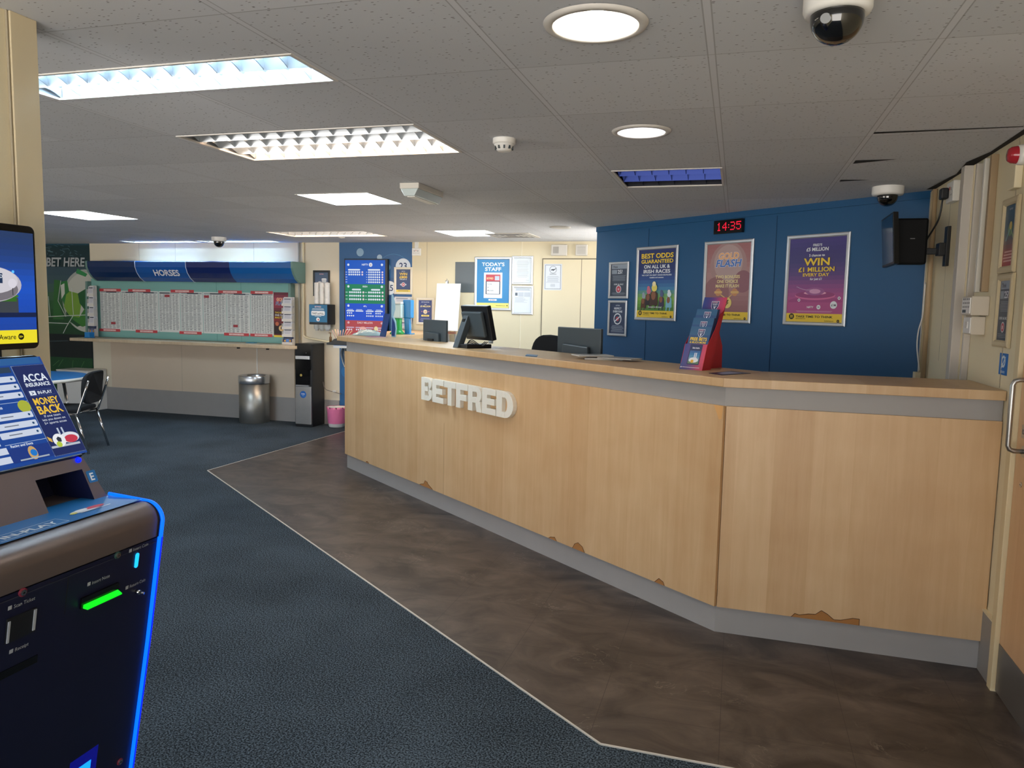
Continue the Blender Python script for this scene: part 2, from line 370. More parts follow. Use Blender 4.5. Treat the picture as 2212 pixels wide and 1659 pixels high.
def tagit(o, label, cat, group=None, kind=None):
    o['label'] = label; o['category'] = cat
    if group: o['group'] = group
    if kind: o['kind'] = kind
    return o
def thing(name, label, cat, loc=(0, 0, 0), rz=0, group=None):
    o = bpy.data.objects.new(name, None); COL.objects.link(o); o.empty_display_size = .05
    o.location = loc; o.rotation_euler = (0, 0, rz); return tagit(o, label, cat, group)
def struct(g, name, label=None, cat=None, parent=None, **k):
    o = g.obj(name, parent, **k); o['kind'] = 'structure'
    if label: o['label'] = label
    if cat: o['category'] = cat
    return o
def copy_tree(o, parent=None):
    c = o.copy(); COL.objects.link(c); c.parent = parent
    for ch in list(o.children): copy_tree(ch, c)
    return c

# ================================================================== THE SETTING
XL, YN = -10.2, -2.2
g = G(); g.box(XL, RX + .1, YN, FARY + .05, -.06, 0, CARP); struct(g, 'floor', 'dark blue grey carpet across the shop', 'floor')
VA, VB, VC = Vector((-4.61, 5.87, 0)), Vector((-4.53, 8.25, 0)), Vector((-.40, 2.60, 0))
VD = Vector((RX, 2.58, 0))
K0, K1, K2 = Vector((-3.501, 6.46, 0)), Vector((-.036, 3.736, 0)), Vector((1.108, 3.714, 0))
g = G(); poly = [VA, VC, VD, Vector((RX, 5.3, 0)), Vector((-1.2, 7.3, 0)), Vector((-1.2, FARY, 0)), Vector((-4.515, FARY, 0))]
g.prism([p + Vector((0, 0, .0005)) for p in poly], (0, 0, .0025), SLATE); struct(g, 'floor_vinyl', 'dark slate vinyl strip in front of the counter', 'floor')
g = G()
for a, b in ((VA, VC), (VC, VD), (VA, Vector((-4.515, FARY, 0)))):
    t = (b - a).normalized(); n = Vector((-t.y, t.x, 0)) * .0035
    g.prism([a + n, b + n, b - n, a - n], (0, 0, .005), offw)
struct(g, 'trim_1', 'thin pale edging strip between carpet and vinyl', 'trim')

# ceiling with openings for the recessed fittings


HOLES = {
 'near': (-2.54, -1.345, 2.135, 2.425), 'second': (-2.54, -1.345, 3.06, 3.66), 'unlit': (-.708, -.115, 4.30, 4.90),
 'far_warm': (-4.98, -3.80, 7.385, 7.94), 'wall_a': (-7.86, -6.78, 8.36, 8.62), 'wall_b': (-6.68, -5.60, 8.36, 8.62),
 'near_back': (-2.54, -1.345, -.65, -.05), 'p1': (-3.03, -2.46, 4.84, 5.42), 'p2': (-3.03, -2.46, 7.40, 8.02), 'p3': (-6.09, -5.49, 5.45, 6.10), 'p4': (-8.5, -7.9, 3.6, 4.2),
 'd1': (-.52, -.28, 1.98, 2.22), 'd2': (-.53, -.33, 3.27, 3.47)}
xs = sorted({XL, RX + .05} | {v for h in HOLES.values() for v in h[:2]}); ys = sorted({YN, FARY + .05} | {v for h in HOLES.values() for v in h[2:]})
g = G()
def inhole(x, y): return any(a < x < b and c < y < d for a, b, c, d in HOLES.values())
for j in range(len(ys) - 1):
    i = 0
    while i < len(xs) - 1:
        if inhole((xs[i] + xs[i + 1]) / 2, (ys[j] + ys[j + 1]) / 2): i += 1; continue
        k = i
        while k < len(xs) - 1 and not inhole((xs[k] + xs[k + 1]) / 2, (ys[j] + ys[j + 1]) / 2): k += 1
        g.face([(xs[i], ys[j], CEIL), (xs[k], ys[j], CEIL), (xs[k], ys[j + 1], CEIL), (xs[i], ys[j + 1], CEIL)], TILE); i = k
# square-to-round ceiling collars round the two downlights
for key in ('d1', 'd2'):
    a, b, c, d = HOLES[key]; mx_, my_ = (a + b) / 2, (c + d) / 2; r = (b - a) / 2 * .985; n = 32
    for k in range(n):
        t0, t1 = 2 * PI * k / n, 2 * PI * (k + 1) / n
        def sq(t):
            q = max(abs(math.cos(t)), abs(math.sin(t))); return (mx_ + (b - a) / 2 * math.cos(t) / q, my_ + (d - c) / 2 * math.sin(t) / q, CEIL)
        g.face([sq(t0), sq(t1), (mx_ + r * math.cos(t1), my_ + r * math.sin(t1), CEIL), (mx_ + r * math.cos(t0), my_ + r * math.sin(t0), CEIL)], TILE)
gap = mat('ceiling_void', '24211f', .9)
def gapw(p, q, w0, w1):      # dark sheet under the tiles, standing in for an unlit wedge-shaped gap
    a, b = at_z(*p, CEIL), at_z(*q, CEIL); z = CEIL - .0015
    g.face([(a.x, a.y, z), (b.x, b.y, z), (b.x, b.y + w1, z), (a.x, a.y + w0, z)], gap)
for p, q, w0, w1 in (((1889, 285), (2212, 272), .03, .012), ((1848, 346), (1940, 343), .09, .0), ((1816, 388), (1880, 388), .06, .0), ((2018, 398), (2060, 378), .03, .03),
                     ((573, 412), (430, 385), .0, .0), ((2035, 58), (2075, 2), .0, .0)):
    gapw(p, q, w0, w1)
a_ = [(1.075, 3.6), (1.108, 3.6), (1.108, 5.25), (1.06, 5.25), (1.09, 4.7), (1.05, 4.35), (1.085, 4.1)]
g.face([(x, y, CEIL - .0015) for x, y in a_], gap)
g.flat = True
struct(g, 'ceiling', 'suspended ceiling of speckled grey tiles', 'ceiling')
g = G(); g.box(XL, RX + .1, YN, FARY + .1, CEIL + .3, CEIL + .34, gap); g.box(XL - .02, XL, YN, FARY + .1, CEIL, CEIL + .3, gap)
struct(g, 'ceiling_void', 'dark slab above the suspended ceiling', 'ceiling')

# walls
def fx(px, y=FARY): return at_y(px, 600, y).x
def fz(py, px=900, y=FARY): return at_y(px, py, y).z
xb0, xb1 = fx(733), fx(890)
g = G()
g.box(XL, xb0, FARY, FARY + .1, 0, CEIL, cream_far); g.box(xb1, -1.15, FARY, FARY + .1, 0, CEIL, cream)
for px in (302, 380, 549, 922):     # panel joints, thin darker lines
    x = fx(px); g.box(x - .002, x + .002, FARY - .0012, FARY, .3, CEIL, mat('joint', 'a79c86', .7))
x = fx(1126); g.box(x - .003, x + .003, FARY - .004, FARY, 0, CEIL, mat('joint_pale', 'efe6cf', .5))
struct(g, 'wall_far', 'cream panelled wall at the far end of the shop', 'wall')
g = G(); g.box(xb0, xb1, FARY, FARY + .1, 0, CEIL, blue_f)
a = Art(g, (xb0, FARY - .001, 0)); a.l = .0006      # printed lottery balls on the blue panel
ballc, balld = C('2b74ad'), C('174a7c')
def fa(px, py): q = at_y(px, py, FARY); return q.x - xb0, q.z
for px, py, r, m in ((778, 545, .05, C('8fb4cf')), (820, 556, .035, C('a8c3d8'))):
    u, v = fa(px, py); a.disc(u, v, r, m)
u, v = fa(850, 590); a.disc(u, v, .235, C('3f84b8'), 36); a.disc(u, v, .23, C('1d5c93'), 36); a.disc(u - .09, v + .07, .05, C('6fa4c8')); 
u, v = fa(871, 576); a.disc(u, v, .1, C('dfe6ee'), 28); a.text('23', u, v - .03, .08, C('203c66'), w=.12)
u, v = fa(842, 622); a.disc(u, v, .13, C('195084'), 28); a.disc(u, v, .085, C('dfe6ee'), 28); a.text('25', u, v - .035, .075, C('203c66'), w=.1)
u, v = fa(850, 690); a.disc(u, v, .26, C('17568d'), 36)
u, v = fa(749, 803); a.disc(u, v, .075, C('1f6fae'), 24)
struct(g, 'wall_far_blue', 'blue panel printed with lottery balls', 'wall')
g = G(); n = Vector((-BLT.y, BLT.x, 0)) * .12      # the angled blue wall
g.prism([BL0, BL1, BL1 + n, BL0 + n], (0, 0, CEIL), blue_w)
bd = mat('joint_blue', '0f3c63', .7); L_ = (BL1 - BL0).length
for px, py in ((1402, 490), (1679, 460)):
    u, _ = at_plane(px, py, BL0, BLT); p = BL0 + BLT * u - n * .02; q = p + BLT * .005
    g.prism([p, q, q + n * .02, p + n * .02], (0, 0, CEIL - .06), bd)
p = BL0 - n * .1; q = BL1 - n * .1
g.prism([p + Vector((0, 0, CEIL - .045)), q + Vector((0, 0, CEIL - .045)), q + n * .1 + Vector((0, 0, CEIL - .045)), p + n * .1 + Vector((0, 0, CEIL - .045))], (0, 0, .045), blue_w)
for u, z in ((.52, 2.11), (2.56, 2.12), (.98, 1.86), (2.3, 1.42), (1.72, 1.75), (2.1, 1.33)):
    q = BL0 + BLT * u - n * .012; g.lathe([(.004, -.001), (.004, 0)], bd, (q.x, q.y, z), 8)
u, z = .52, 2.115
struct(g, 'wall_blue', 'angled dark blue wall behind the counter', 'wall')
g = G(); g.box(RX, RX + .1, 3.50, 5.35, 0, CEIL, cream); g.box(RX, RX + .1, YN, 2.62, 0, CEIL, cream); g.box(RX, RX + .1, 2.62, 3.50, 2.06, CEIL, cream)
g.box(RX - .003, RX, 3.78, 3.784, 1.25, CEIL, mat('joint', 'a79c86')); g.box(RX - .001, RX, 4.86, 4.864, 1.3, CEIL, mat('joint', 'a79c86'))
g.box(RX - .03, RX, 4.32, 4.40, 1.2, CEIL - .02, cream)
struct(g, 'wall_right', 'cream panelled wall on the right', 'wall')
g = G(); g.box(-2.02, -1.90, YN, 1.731, 0, CEIL, cream); struct(g, 'wall_partition', 'cream partition behind the betting terminal', 'wall')
g = G(); g.box(-1.90, -1.893, 1.648, 1.653, 0, CEIL, mat('joint', 'a79c86')); g.box(-2.025, -1.889, 1.655, 1.737, 0, CEIL, mat('corner_trim', 'd8c9a8', .5)); struct(g, 'trim_2', 'corner trim at the end of the partition', 'trim', bevel=.002)
g = G(); g.box(XL - .1, XL, YN, FARY + .1, 0, CEIL, cream_far); struct(g, 'wall_left', 'far left wall', 'wall')
g = G(); g.box(-8.73, xb0, FARY - .016, FARY, 0, .315, grey); struct(g, 'baseboard_far', 'grey laminate skirting along the far wall', 'baseboard')
g = G(); g.box(RX - .018, RX, 3.552, 3.712, 0, .275, greyd); g.box(RX - .02, RX, 3.552, 3.712, .275, .283, cream); struct(g, 'baseboard_right', 'short grey skirting beside the counter end', 'baseboard')
g = G(); g.box(RX - .025, RX + .02, 3.50, 3.552, 0, 2.11, mat('door_frame', 'd9c79f', .5)); g.box(RX - .025, RX + .02, 2.57, 2.62, 0, 2.11, mat('door_frame', 'd9c79f')); g.box(RX - .025, RX + .02, 2.57, 3.552, 2.06, 2.11, mat('door_frame', 'd9c79f'))
struct(g, 'trim_3', 'cream door frame', 'trim', bevel=.003)
# wooden door on the right
dr = thing('door_2', 'maple veneered door with steel pull handle beside the counter', 'door', (RX - .008, 3.495, 0), -PI / 2); dr['kind'] = 'structure'
g = G(); g.box(0, .865, 0, .044, .012, 2.055, WD3); g.obj('door_leaf', dr, bevel=.002)
g = G(); g.box(.004, .861, -.002, 0, .012, .215, mat('kickplate', '7d7976', .35, metal=.6)); g.obj('kick_plate', dr)
g = G(); hz0, hz1, hx = 1.035, 1.315, .10
pts = [(hx, 0, hz0)] + [(hx, -.062 + .022 * (1 - math.sin(t)), hz0 + .022 * (1 - math.cos(t))) for t in (0, .5, 1.0, PI / 2)]
pts = [(hx, 0, hz0), (hx, -.04, hz0), (hx, -.055, hz0 + .006), (hx, -.062, hz0 + .02), (hx, -.062, hz1 - .02), (hx, -.055, hz1 - .006), (hx, -.04, hz1), (hx, 0, hz1)]
g.tube(pts, .0095, brushed, 14)
for z in (hz0, hz1): g.lathe([(.024, -.008), (.024, 0)], brushed, (hx, 0, z), 20, 'y')
g.obj('pull_handle', dr)
g = G(); g.box(.055, .098, -.004, 0, 1.085, 1.135, brushed); g.lathe([(.012, -.007), (.012, -.003)], chrome, (.078, 0, 1.11), 16, 'y'); g.box(.076, .080, -.0085, -.006, 1.10, 1.12, black); g.obj('lock', dr)
g = G(); g.lathe([(.011, -.003), (.011, 0)], chrome, (.085, 0, .9), 16, 'y'); g.box(.078, .092, -.0036, -.003, .899, .901, black); g.obj('screw_cover', dr)
# flush cream double door on the far wall
d1x0, d1x1, d1x2, dz = fx(1172), fx(1256), fx(1256) + .62, 2.115
dd = thing('door_1', 'cream flush double door at the back, notice taped to it', 'door', (d1x0, FARY - .004, 0)); dd['kind'] = 'structure'
jd = mat('joint_dark', '6e6450', .7)
g = G(); g.box(.004, d1x1 - d1x0 - .003, -.004, .004, .01, dz - .005, cream); g.obj('door_leaf', dd)
g = G(); g.box(d1x1 - d1x0 + .003, .95, -.004, .004, .01, dz - .005, cream); g.obj('door_leaf', dd)
g = G(); g.box(-.006, .96, -.002, .004, .0, dz + .006, jd); g.obj('door_gap', dd)

# ================================================================== LIGHT FITTINGS
def louvre(name, label, hole, rows, tubes, group=None, cols=13, dark=None):
    x0, x1, y0, y1 = hole; w, d = x1 - x0, y1 - y0; Hh = .10
    t = thing(name, label, 'ceiling light', (x0, y0, CEIL), 0, group)
    g = G(); m = mat('housing_dark', '0e1228', .35) if dark else mat('housing_grey', 'a9adb2', .4, metal=.3)
    for q in ([(0, 0, 0), (w, 0, 0), (w, 0, Hh), (0, 0, Hh)], [(0, d, 0), (w, d, 0), (w, d, Hh), (0, d, Hh)], [(0, 0, 0), (0, d, 0), (0, d, Hh), (0, 0, Hh)], [(w, 0, 0), (w, d, 0), (w, d, Hh), (w, 0, Hh)], [(0, 0, Hh), (w, 0, Hh), (w, d, Hh), (0, d, Hh)]): g.face(q, m)
    g.obj('housing', t)
    g = G(); e = .012
    g.box(0, w, 0, e, -.004, .004, whited); g.box(0, w, d - e, d, -.004, .004, whited); g.box(0, e, e, d - e, -.004, .004, whited); g.box(w - e, w, e, d - e, -.004, .004, whited); g.obj('rim', t)
    lm = dark or louvre_m; g = G(); lh = .042
    for i in range(1, rows):
        y = d * i / rows; g.prism([(e, y - .008, lh), (e, y + .008, lh), (e, y, .002)], (w - 2 * e, 0, 0), lm)
    for j in range(0, cols + 1):
        x = e + (w - 2 * e) * j / cols
        for i in range(rows):      # each blade dips between the rows, so a cell looks like a scoop
            ya, yb = d * i / rows + .004, d * (i + 1) / rows - .004; n = 6; up = []
            for k in range(n + 1):
                s_ = k / n; up.append((x, ya + (yb - ya) * s_, .004 + .02 * math.sin(PI * s_)))
            pts = up + [(x, yb, lh), (x, ya, lh)]
            g.prism(pts, (.0025, 0, 0), lm)
            for s2 in (-1, 1): g.face([(x, ya, lh), (x, yb, lh), (x + s2 * .014, yb, lh + .012), (x + s2 * .014, ya, lh + .012)], lm)
    g.obj('louvre', t)
    for ty, tm in tubes:
        g = G(); g.lathe([(.0125, .03), (.0125, w - .03)], tm, (0, d * ty, .076), 12, 'x'); g.obj('tube', t)
    return t
louvre('louvre_light', 'long narrow louvred ceiling light, bright white, nearest the camera', HOLES['near'], 2, ((.25, tube_c), (.75, tube_c)), 'louvred ceiling lights')
louvre('louvre_light', 'wide louvred ceiling light with its nearer half dark', HOLES['second'], 4, ((.14, tube_off), (.38, tube_off), (.62, tube_w), (.87, tube_w)), 'louvred ceiling lights')
louvre('louvre_light', 'small square louvred ceiling light, switched off, above the counter', HOLES['unlit'], 3, ((.2, tube_off), (.5, tube_off), (.8, tube_off)), 'louvred ceiling lights', 6, mat('louvre_mirror', '1b2348', .18, metal=1))
louvre('louvre_light', 'warm louvred ceiling light near the blue lottery panel', HOLES['far_warm'], 4, ((.15, tube_w), (.38, tube_w), (.62, tube_w), (.87, tube_w)), 'louvred ceiling lights')
louvre('louvre_light', 'left narrow ceiling light above the newspaper board', HOLES['wall_a'], 2, ((.3, tube_c), (.7, tube_c)), 'louvred ceiling lights', 12)
louvre('louvre_light', 'right narrow ceiling light above the newspaper board', HOLES['wall_b'], 2, ((.3, tube_c), (.7, tube_c)), 'louvred ceiling lights', 12)
def panel(label, hole):
    x0, x1, y0, y1 = hole; w, d = x1 - x0, y1 - y0
    t = thing('led_panel_light', label, 'ceiling light', (x0, y0, CEIL), 0, 'flat square ceiling lights')
    g = G(); e = .012
    for b_ in ((0, w, 0, e), (0, w, d - e, d), (0, e, e, d - e), (w - e, w, e, d - e)): g.box(*b_, -.004, .012, whited)
    g.obj('frame', t); g = G(); g.box(e, w - e, e, d - e, -.001, .01, pan_e); g.obj('diffuser', t)
panel('flat square ceiling light left of the emergency light', HOLES['p1']); panel('flat square ceiling light nearest the far cream wall', HOLES['p2'])
panel('flat square ceiling light at far left beside the partition', HOLES['p3'])
def downlight(label, key, em, r):
    a, b, c, d = HOLES[key]; t = thing('downlight', label, 'ceiling light', ((a + b) / 2, (c + d) / 2, CEIL), 0, 'round ceiling downlights')
    g = G(); g.lathe([(r + .028, -.002), (r + .024, -.009), (r + .004, -.011), (r, -.004), (r, .004)], whited, seg=48, cap=False); g.obj('trim_ring', t)
    g = G(); g.lathe([(r - .001, -.002), (r * .96, .03), (r * .8, .075), (r * .55, .1)], alu, seg=48, cap=False); g.obj('reflector', t)
    g = G(); g.lathe([(0.001, .05), (r * .5, .052), (r * .78, .062), (r * .78, .075)], em, seg=32); g.obj('lamp', t)
downlight('large round downlight at the top of the picture', 'd1', down_e, .112)
downlight('round downlight further back, above the counter', 'd2', down_e2, .098)

# ================================================================== THE COUNTER
CT, CU = 1.245, 1.203      # top and underside of the worktop
ct = thing('service_counter', 'long angled maple counter with grey skirting and pale worktop', 'counter', (K1.x, K1.y, 0))
d1 = (K1 - K0).normalized(); n1 = Vector((d1.y, -d1.x, 0)); d2 = (K2 - K1).normalized(); n2 = Vector((d2.y, -d2.x, 0))   # n: towards the customer
def off_corner(o):       # where the two fronts meet when both are moved out by o
    # solve K1 + n1*o + d1*s == K1 + n2*o + d2*t
    A = n2 * o - n1 * o; det = d1.x * (-d2.y) + d2.x * d1.y
    s_ = (A.x * (-d2.y) + d2.x * A.y) / det; return K1 + n1 * o + d1 * s_
def outline(of, back, le=0.0, re=0.0):       # plan of a run: front offset `of`, back offset `back`, lengthened at the ends
    return [K0 + n1 * of - d1 * le, off_corner(of), K2 + n2 * of + d2 * re, K2 - n2 * back + d2 * re, off_corner(-back), K0 - n1 * back - d1 * le]
def L_(p, z): return (min(p.x, RX - .003) - K1.x, p.y - K1.y, z)
def run(name, of, back, z0, z1, m, le=0, re=0, bevel=0, label=None):
    g = G(); o6 = outline(of, back, le, re)
    for q in ((0, 1, 4, 5), (1, 2, 3, 4)): g.prism([L_(o6[k], z0) for k in q], (0, 0, z1 - z0), m)
    o = g.obj(name, ct, bevel=bevel)
    if label: o['label'] = label
    return o
run('kick_plinth', 0, .10, .003, .135, grey, label='grey laminate plinth'); run('fascia_strip', .004, .10, 1.112, CU, grey, label='grey laminate strip under the worktop')
def front_panel(P, d, n, ln, nm, ext0, ext1, seams):      # local frame along the panel, so that the grain stands upright
    g = G(); g.box(-ext0, ln + ext1, -.018, -.001, .135, 1.112, WD1)
    for u in seams: g.box(u - .0012, u + .0012, -.0184, -.018, .135, 1.112 if u > 3 else .68, mat('joint_wood', '8a6d49', .7))
    bare = mat('bare_chipboard', 'a9743f', .9, bump=.5, bscale=150); ed = mat('peeled_edge', '3f2a1b', .9)
    ch = {'a': ([(.46, 0), (.47, .012), (.49, .016), (.515, .006), (.52, 0)], [(1.46, 0), (1.49, .012), (1.53, .02), (1.55, .05), (1.585, .045), (1.6, .03), (1.66, .008), (1.67, 0)], [(3.12, 0), (3.14, .012), (3.18, .02), (3.2, 0)],
          [(3.35, 0), (3.37, .03), (3.40, .045), (3.44, .03), (3.46, 0)], [(4.02, 0), (4.05, .028), (4.08, .018), (4.09, 0)]),
          'b': ([(.345, 0), (.36, .018), (.38, .013), (.42, .024), (.45, .026), (.475, .048), (.50, .035), (.53, .012), (.56, .014), (.61, .03), (.638, .03), (.638, 0)],)}[nm]
    for c in ch:
        pts = [(u, -.0192, .135 + v) for u, v in c]; g.face(pts, bare)
        for a, b in zip(c[:-1], c[1:]):
            g.tube([(a[0], -.0195, .135 + a[1]), (b[0], -.0195, .135 + b[1])], .0012, ed, 5)
    if nm == 'a': g.face([(ln - .052, -.0192, 1.112), (ln + .004, -.0192, 1.112), (ln - .002, -.0192, 1.05), (ln - .018, -.0192, 1.045), (ln - .03, -.0192, 1.07)], mat('split_laminate', 'd8a465', .6))
    o = g.obj('front_panel', ct); o.location = (P.x - K1.x, P.y - K1.y, 0); o.rotation_euler = (0, 0, math.atan2(d.y, d.x)); return o
l1, l2 = (K1 - K0).length, (K2 - K1).length
front_panel(K0, d1, n1, l1, 'a', .012, .006, (1.832,)); front_panel(K1, d2, n2, l2, 'b', -.006, -.002, ())
# worktop, one board on each front and a return towards the back wall
g = G(); o6 = outline(.036, .50, .155, 0)
g.prism([L_(o6[k], CU) for k in (0, 1, 4, 5)], (0, 0, CT - CU), WD2)
w = g.obj('worktop', ct, bevel=.004)
g = G(); g.prism([L_(o6[k], CU) for k in (1, 2, 3, 4)], (0, 0, CT - CU), WD2); g.obj('worktop', ct, bevel=.002)
e1_ = K0 + n1 * .034 - d1 * .157; e2_ = K0 - n1 * .50 - d1 * .157; e3_ = e2_ + d1 * .25 - n1 * .002; rb = Vector((-3.95, FARY - .03, 0)); rc = Vector((-3.32, FARY - .03, 0))
g = G(); g.prism([L_(p, CU) for p in (e1_, e2_, e3_, rc, rb)], (0, 0, CT - CU), WD2); g.obj('return_worktop', ct)
g = G(); g.prism([L_(p, .02) for p in (e2_ + Vector((-.10, .05, 0)), e2_ + Vector((.12, .0, 0)), rc + Vector((-.05, 0, 0)), rb + Vector((.06, 0, 0)))], (0, 0, CU - .021), grey); g.obj('return_cupboard', ct)
g = G(); g.prism([L_(p, .02) for p in (K0 - n1 * .1, K0 - n1 * .12 + d1 * .02, K0 - n1 * .48 + d1 * .02, K0 - n1 * .48)], (0, 0, CU - .021), grey); g.obj('end_panel', ct)

# raised letters on the front
sg = thing('counter_sign', 'raised white BETFRED letters fixed to the counter front', 'sign', tuple(K0 + n1 * .019 + Vector((0, 0, 0))), math.atan2(d1.y, d1.x))
lw = mat('letter_white', 'e9e4d6', .3)
def letter(g, polys, x, w, z, h, dep, m):       # polys in unit square: list of outlines (outer, holes handled by bridging)
    for pl in polys: g.prism([(x + a * w, 0, z + b * h) for a, b in pl], (0, -dep, 0), m)
def arc(cx_, cy_, rx, ry, a0, a1, n=8): return [(cx_ + rx * math.cos(a0 + (a1 - a0) * k / n), cy_ + ry * math.sin(a0 + (a1 - a0) * k / n)) for k in range(n + 1)]
def ringband(cxy, ro, ri, a0, a1, n=10):
    return [arc(cxy[0], cxy[1], ro[0], ro[1], a0, a1, n) + arc(cxy[0], cxy[1], ri[0], ri[1], a1, a0, n)]
sw = .36
E_ = [[(0, 0), (1, 0), (1, .24), (sw, .24), (sw, .38), (.9, .38), (.9, .62), (sw, .62), (sw, .76), (1, .76), (1, 1), (0, 1)]]
LET = {
 'B': [[(0, 0), (.34, 0), (.34, 1), (0, 1)], [(.34, .78), (.62, .78), (.62, 1), (.34, 1)], [(.34, .41), (.62, .41), (.62, .61), (.34, .61)], [(.34, 0), (.62, 0), (.62, .22), (.34, .22)]] + ringband((.62, .745), (.34, .255), (.06, .075), -1.15, PI / 2) + ringband((.62, .275), (.38, .275), (.08, .075), -PI / 2, 1.25),
 'E': E_, 'T': [[(0, .74), (1, .74), (1, 1), (0, 1)], [(.33, 0), (.67, 0), (.67, .74), (.33, .74)]],
 'F': [[(0, 0), (.38, 0), (.38, .32), (.9, .32), (.9, .56), (.38, .56), (.38, .75), (1, .75), (1, 1), (0, 1)]],
 'R': [[(0, 0), (.34, 0), (.34, 1), (0, 1)], [(.34, .77), (.6, .77), (.6, 1), (.34, 1)], [(.34, .34), (.6, .34), (.6, .57), (.34, .57)], [(.64, 0), (1, 0), (.88, .42), (.55, .36)]] + ringband((.6, .67), (.38, .33), (.06, .1), -PI / 2, PI / 2),
 'D': [[(0, 0), (.34, 0), (.34, 1), (0, 1)], [(.34, .77), (.5, .77), (.5, 1), (.34, 1)], [(.34, 0), (.5, 0), (.5, .23), (.34, .23)]] + ringband((.5, .5), (.5, .5), (.15, .27), -PI / 2, PI / 2)}
x = 1.535; wid = {'B': .165, 'E': .165, 'T': .165, 'F': .155, 'R': .175, 'D': .195}
tot = sum(wid[c] for c in 'BETFRED') + 6 * .0075; ks = 1.225 / tot
for c in 'BETFRED':
    g = G(); letter(g, LET[c], x, wid[c] * ks, .828, .175, .032, lw); g.obj('letter', sg, bevel=.0015); x += (wid[c] + .0075) * ks

# ================================================================== FRAMED POSTERS
def frame_mesh(g, W, H, fw, dp, m):
    prof = [(0, 0), (0, dp * .7), (fw * .25, dp), (fw * .75, dp), (fw, dp * .55), (fw, 0)]
    cor = [((0, 0), (1, 1)), ((W, 0), (-1, 1)), ((W, H), (-1, -1)), ((0, H), (1, -1))]
    rows = [[(cx0 + sx * a, -b, cz0 + sz * a) for a, b in prof] for (cx0, cz0), (sx, sz) in cor]
    rows.append(rows[0]); R = g.strip(rows[:-1], m, False); i = g.mi(m)
    a, b = R[-1], R[0]
    for k in range(len(prof) - 1):
        f = g.bm.faces.new((a[k], a[k + 1], b[k + 1], b[k])); f.material_index = i
def framed(name, label, W, H, loc, rz, art, group=None, fw=.026, fm=None, dp=.016, cat='poster', back='20242c'):
    t = thing(name, label, cat, loc, rz, group)
    g = G(); frame_mesh(g, W, H, fw, dp, fm or silver); g.obj('frame', t)
    g = G(); m_ = fw * .7; g.face([(m_, -.003, m_), (W - m_, -.003, m_), (W - m_, -.003, H - m_), (m_, -.003, H - m_)], C(back))
    a = Art(g, (fw, -.003, fw), W=W - 2 * fw, H=H - 2 * fw); art(a); g.flat = True; g.obj('print', t); return t
def on_blue(name, label, tl, br, art, **k):
    u0, z1 = at_plane(*tl, BL0, BLT); u1, z0 = at_plane(*br, BL0, BLT); p = BL0 + BLT * u0 - n_bl * .002
    return framed(name, label, u1 - u0, z1 - z0, (p.x, p.y, z0), BLA, art, **k)
n_bl = Vector((-BLT.y, BLT.x, 0))
def on_far(name, label, tl, br, art, y=FARY - .002, **k):
    a, b = at_y(*tl, y), at_y(*br, y); return framed(name, label, b.x - a.x, a.z - b.z, (a.x, y, b.z), 0, art, **k)
def on_right(name, label, y0, y1, z0, z1, art, **k):     # y0 > y1: left to right as seen
    return framed(name, label, y0 - y1, z1 - z0, (RX - .002, y0, z0), -PI / 2, art, **k)
YE, NV, WH, RD = 'f2cf3a', '23305e', 'e8edf2', 'd2334a'
def think_bar(a, h=.10):
    a.rect(0, 0, 1, h, C('ecc93a')); a.disc(.1, h * .62, .048, C('23210f'), 24); a.rect(.08, h * .45, .094, h * .8, C('ecc93a')); a.rect(.106, h * .45, .12, h * .8, C('ecc93a'), 0)
    a.text('TAKE TIME TO THINK', .18, h * .5, h * .26, C('23210f'), w=.66, al='l', bold=.03, exact=True); a.text('taketimetothink.co.uk', .18, h * .32, h * .11, C('4a4420'), w=.3, al='l')
    a.text('GambleAware.org', .86, h * .1, h * .12, C('4a4420'), w=.26, al='r'); a.disc(.935, h * .16, .024, C('23210f'), 16); a.text('18+', .935, h * .12, h * .1, C('ecc93a'), w=.03)
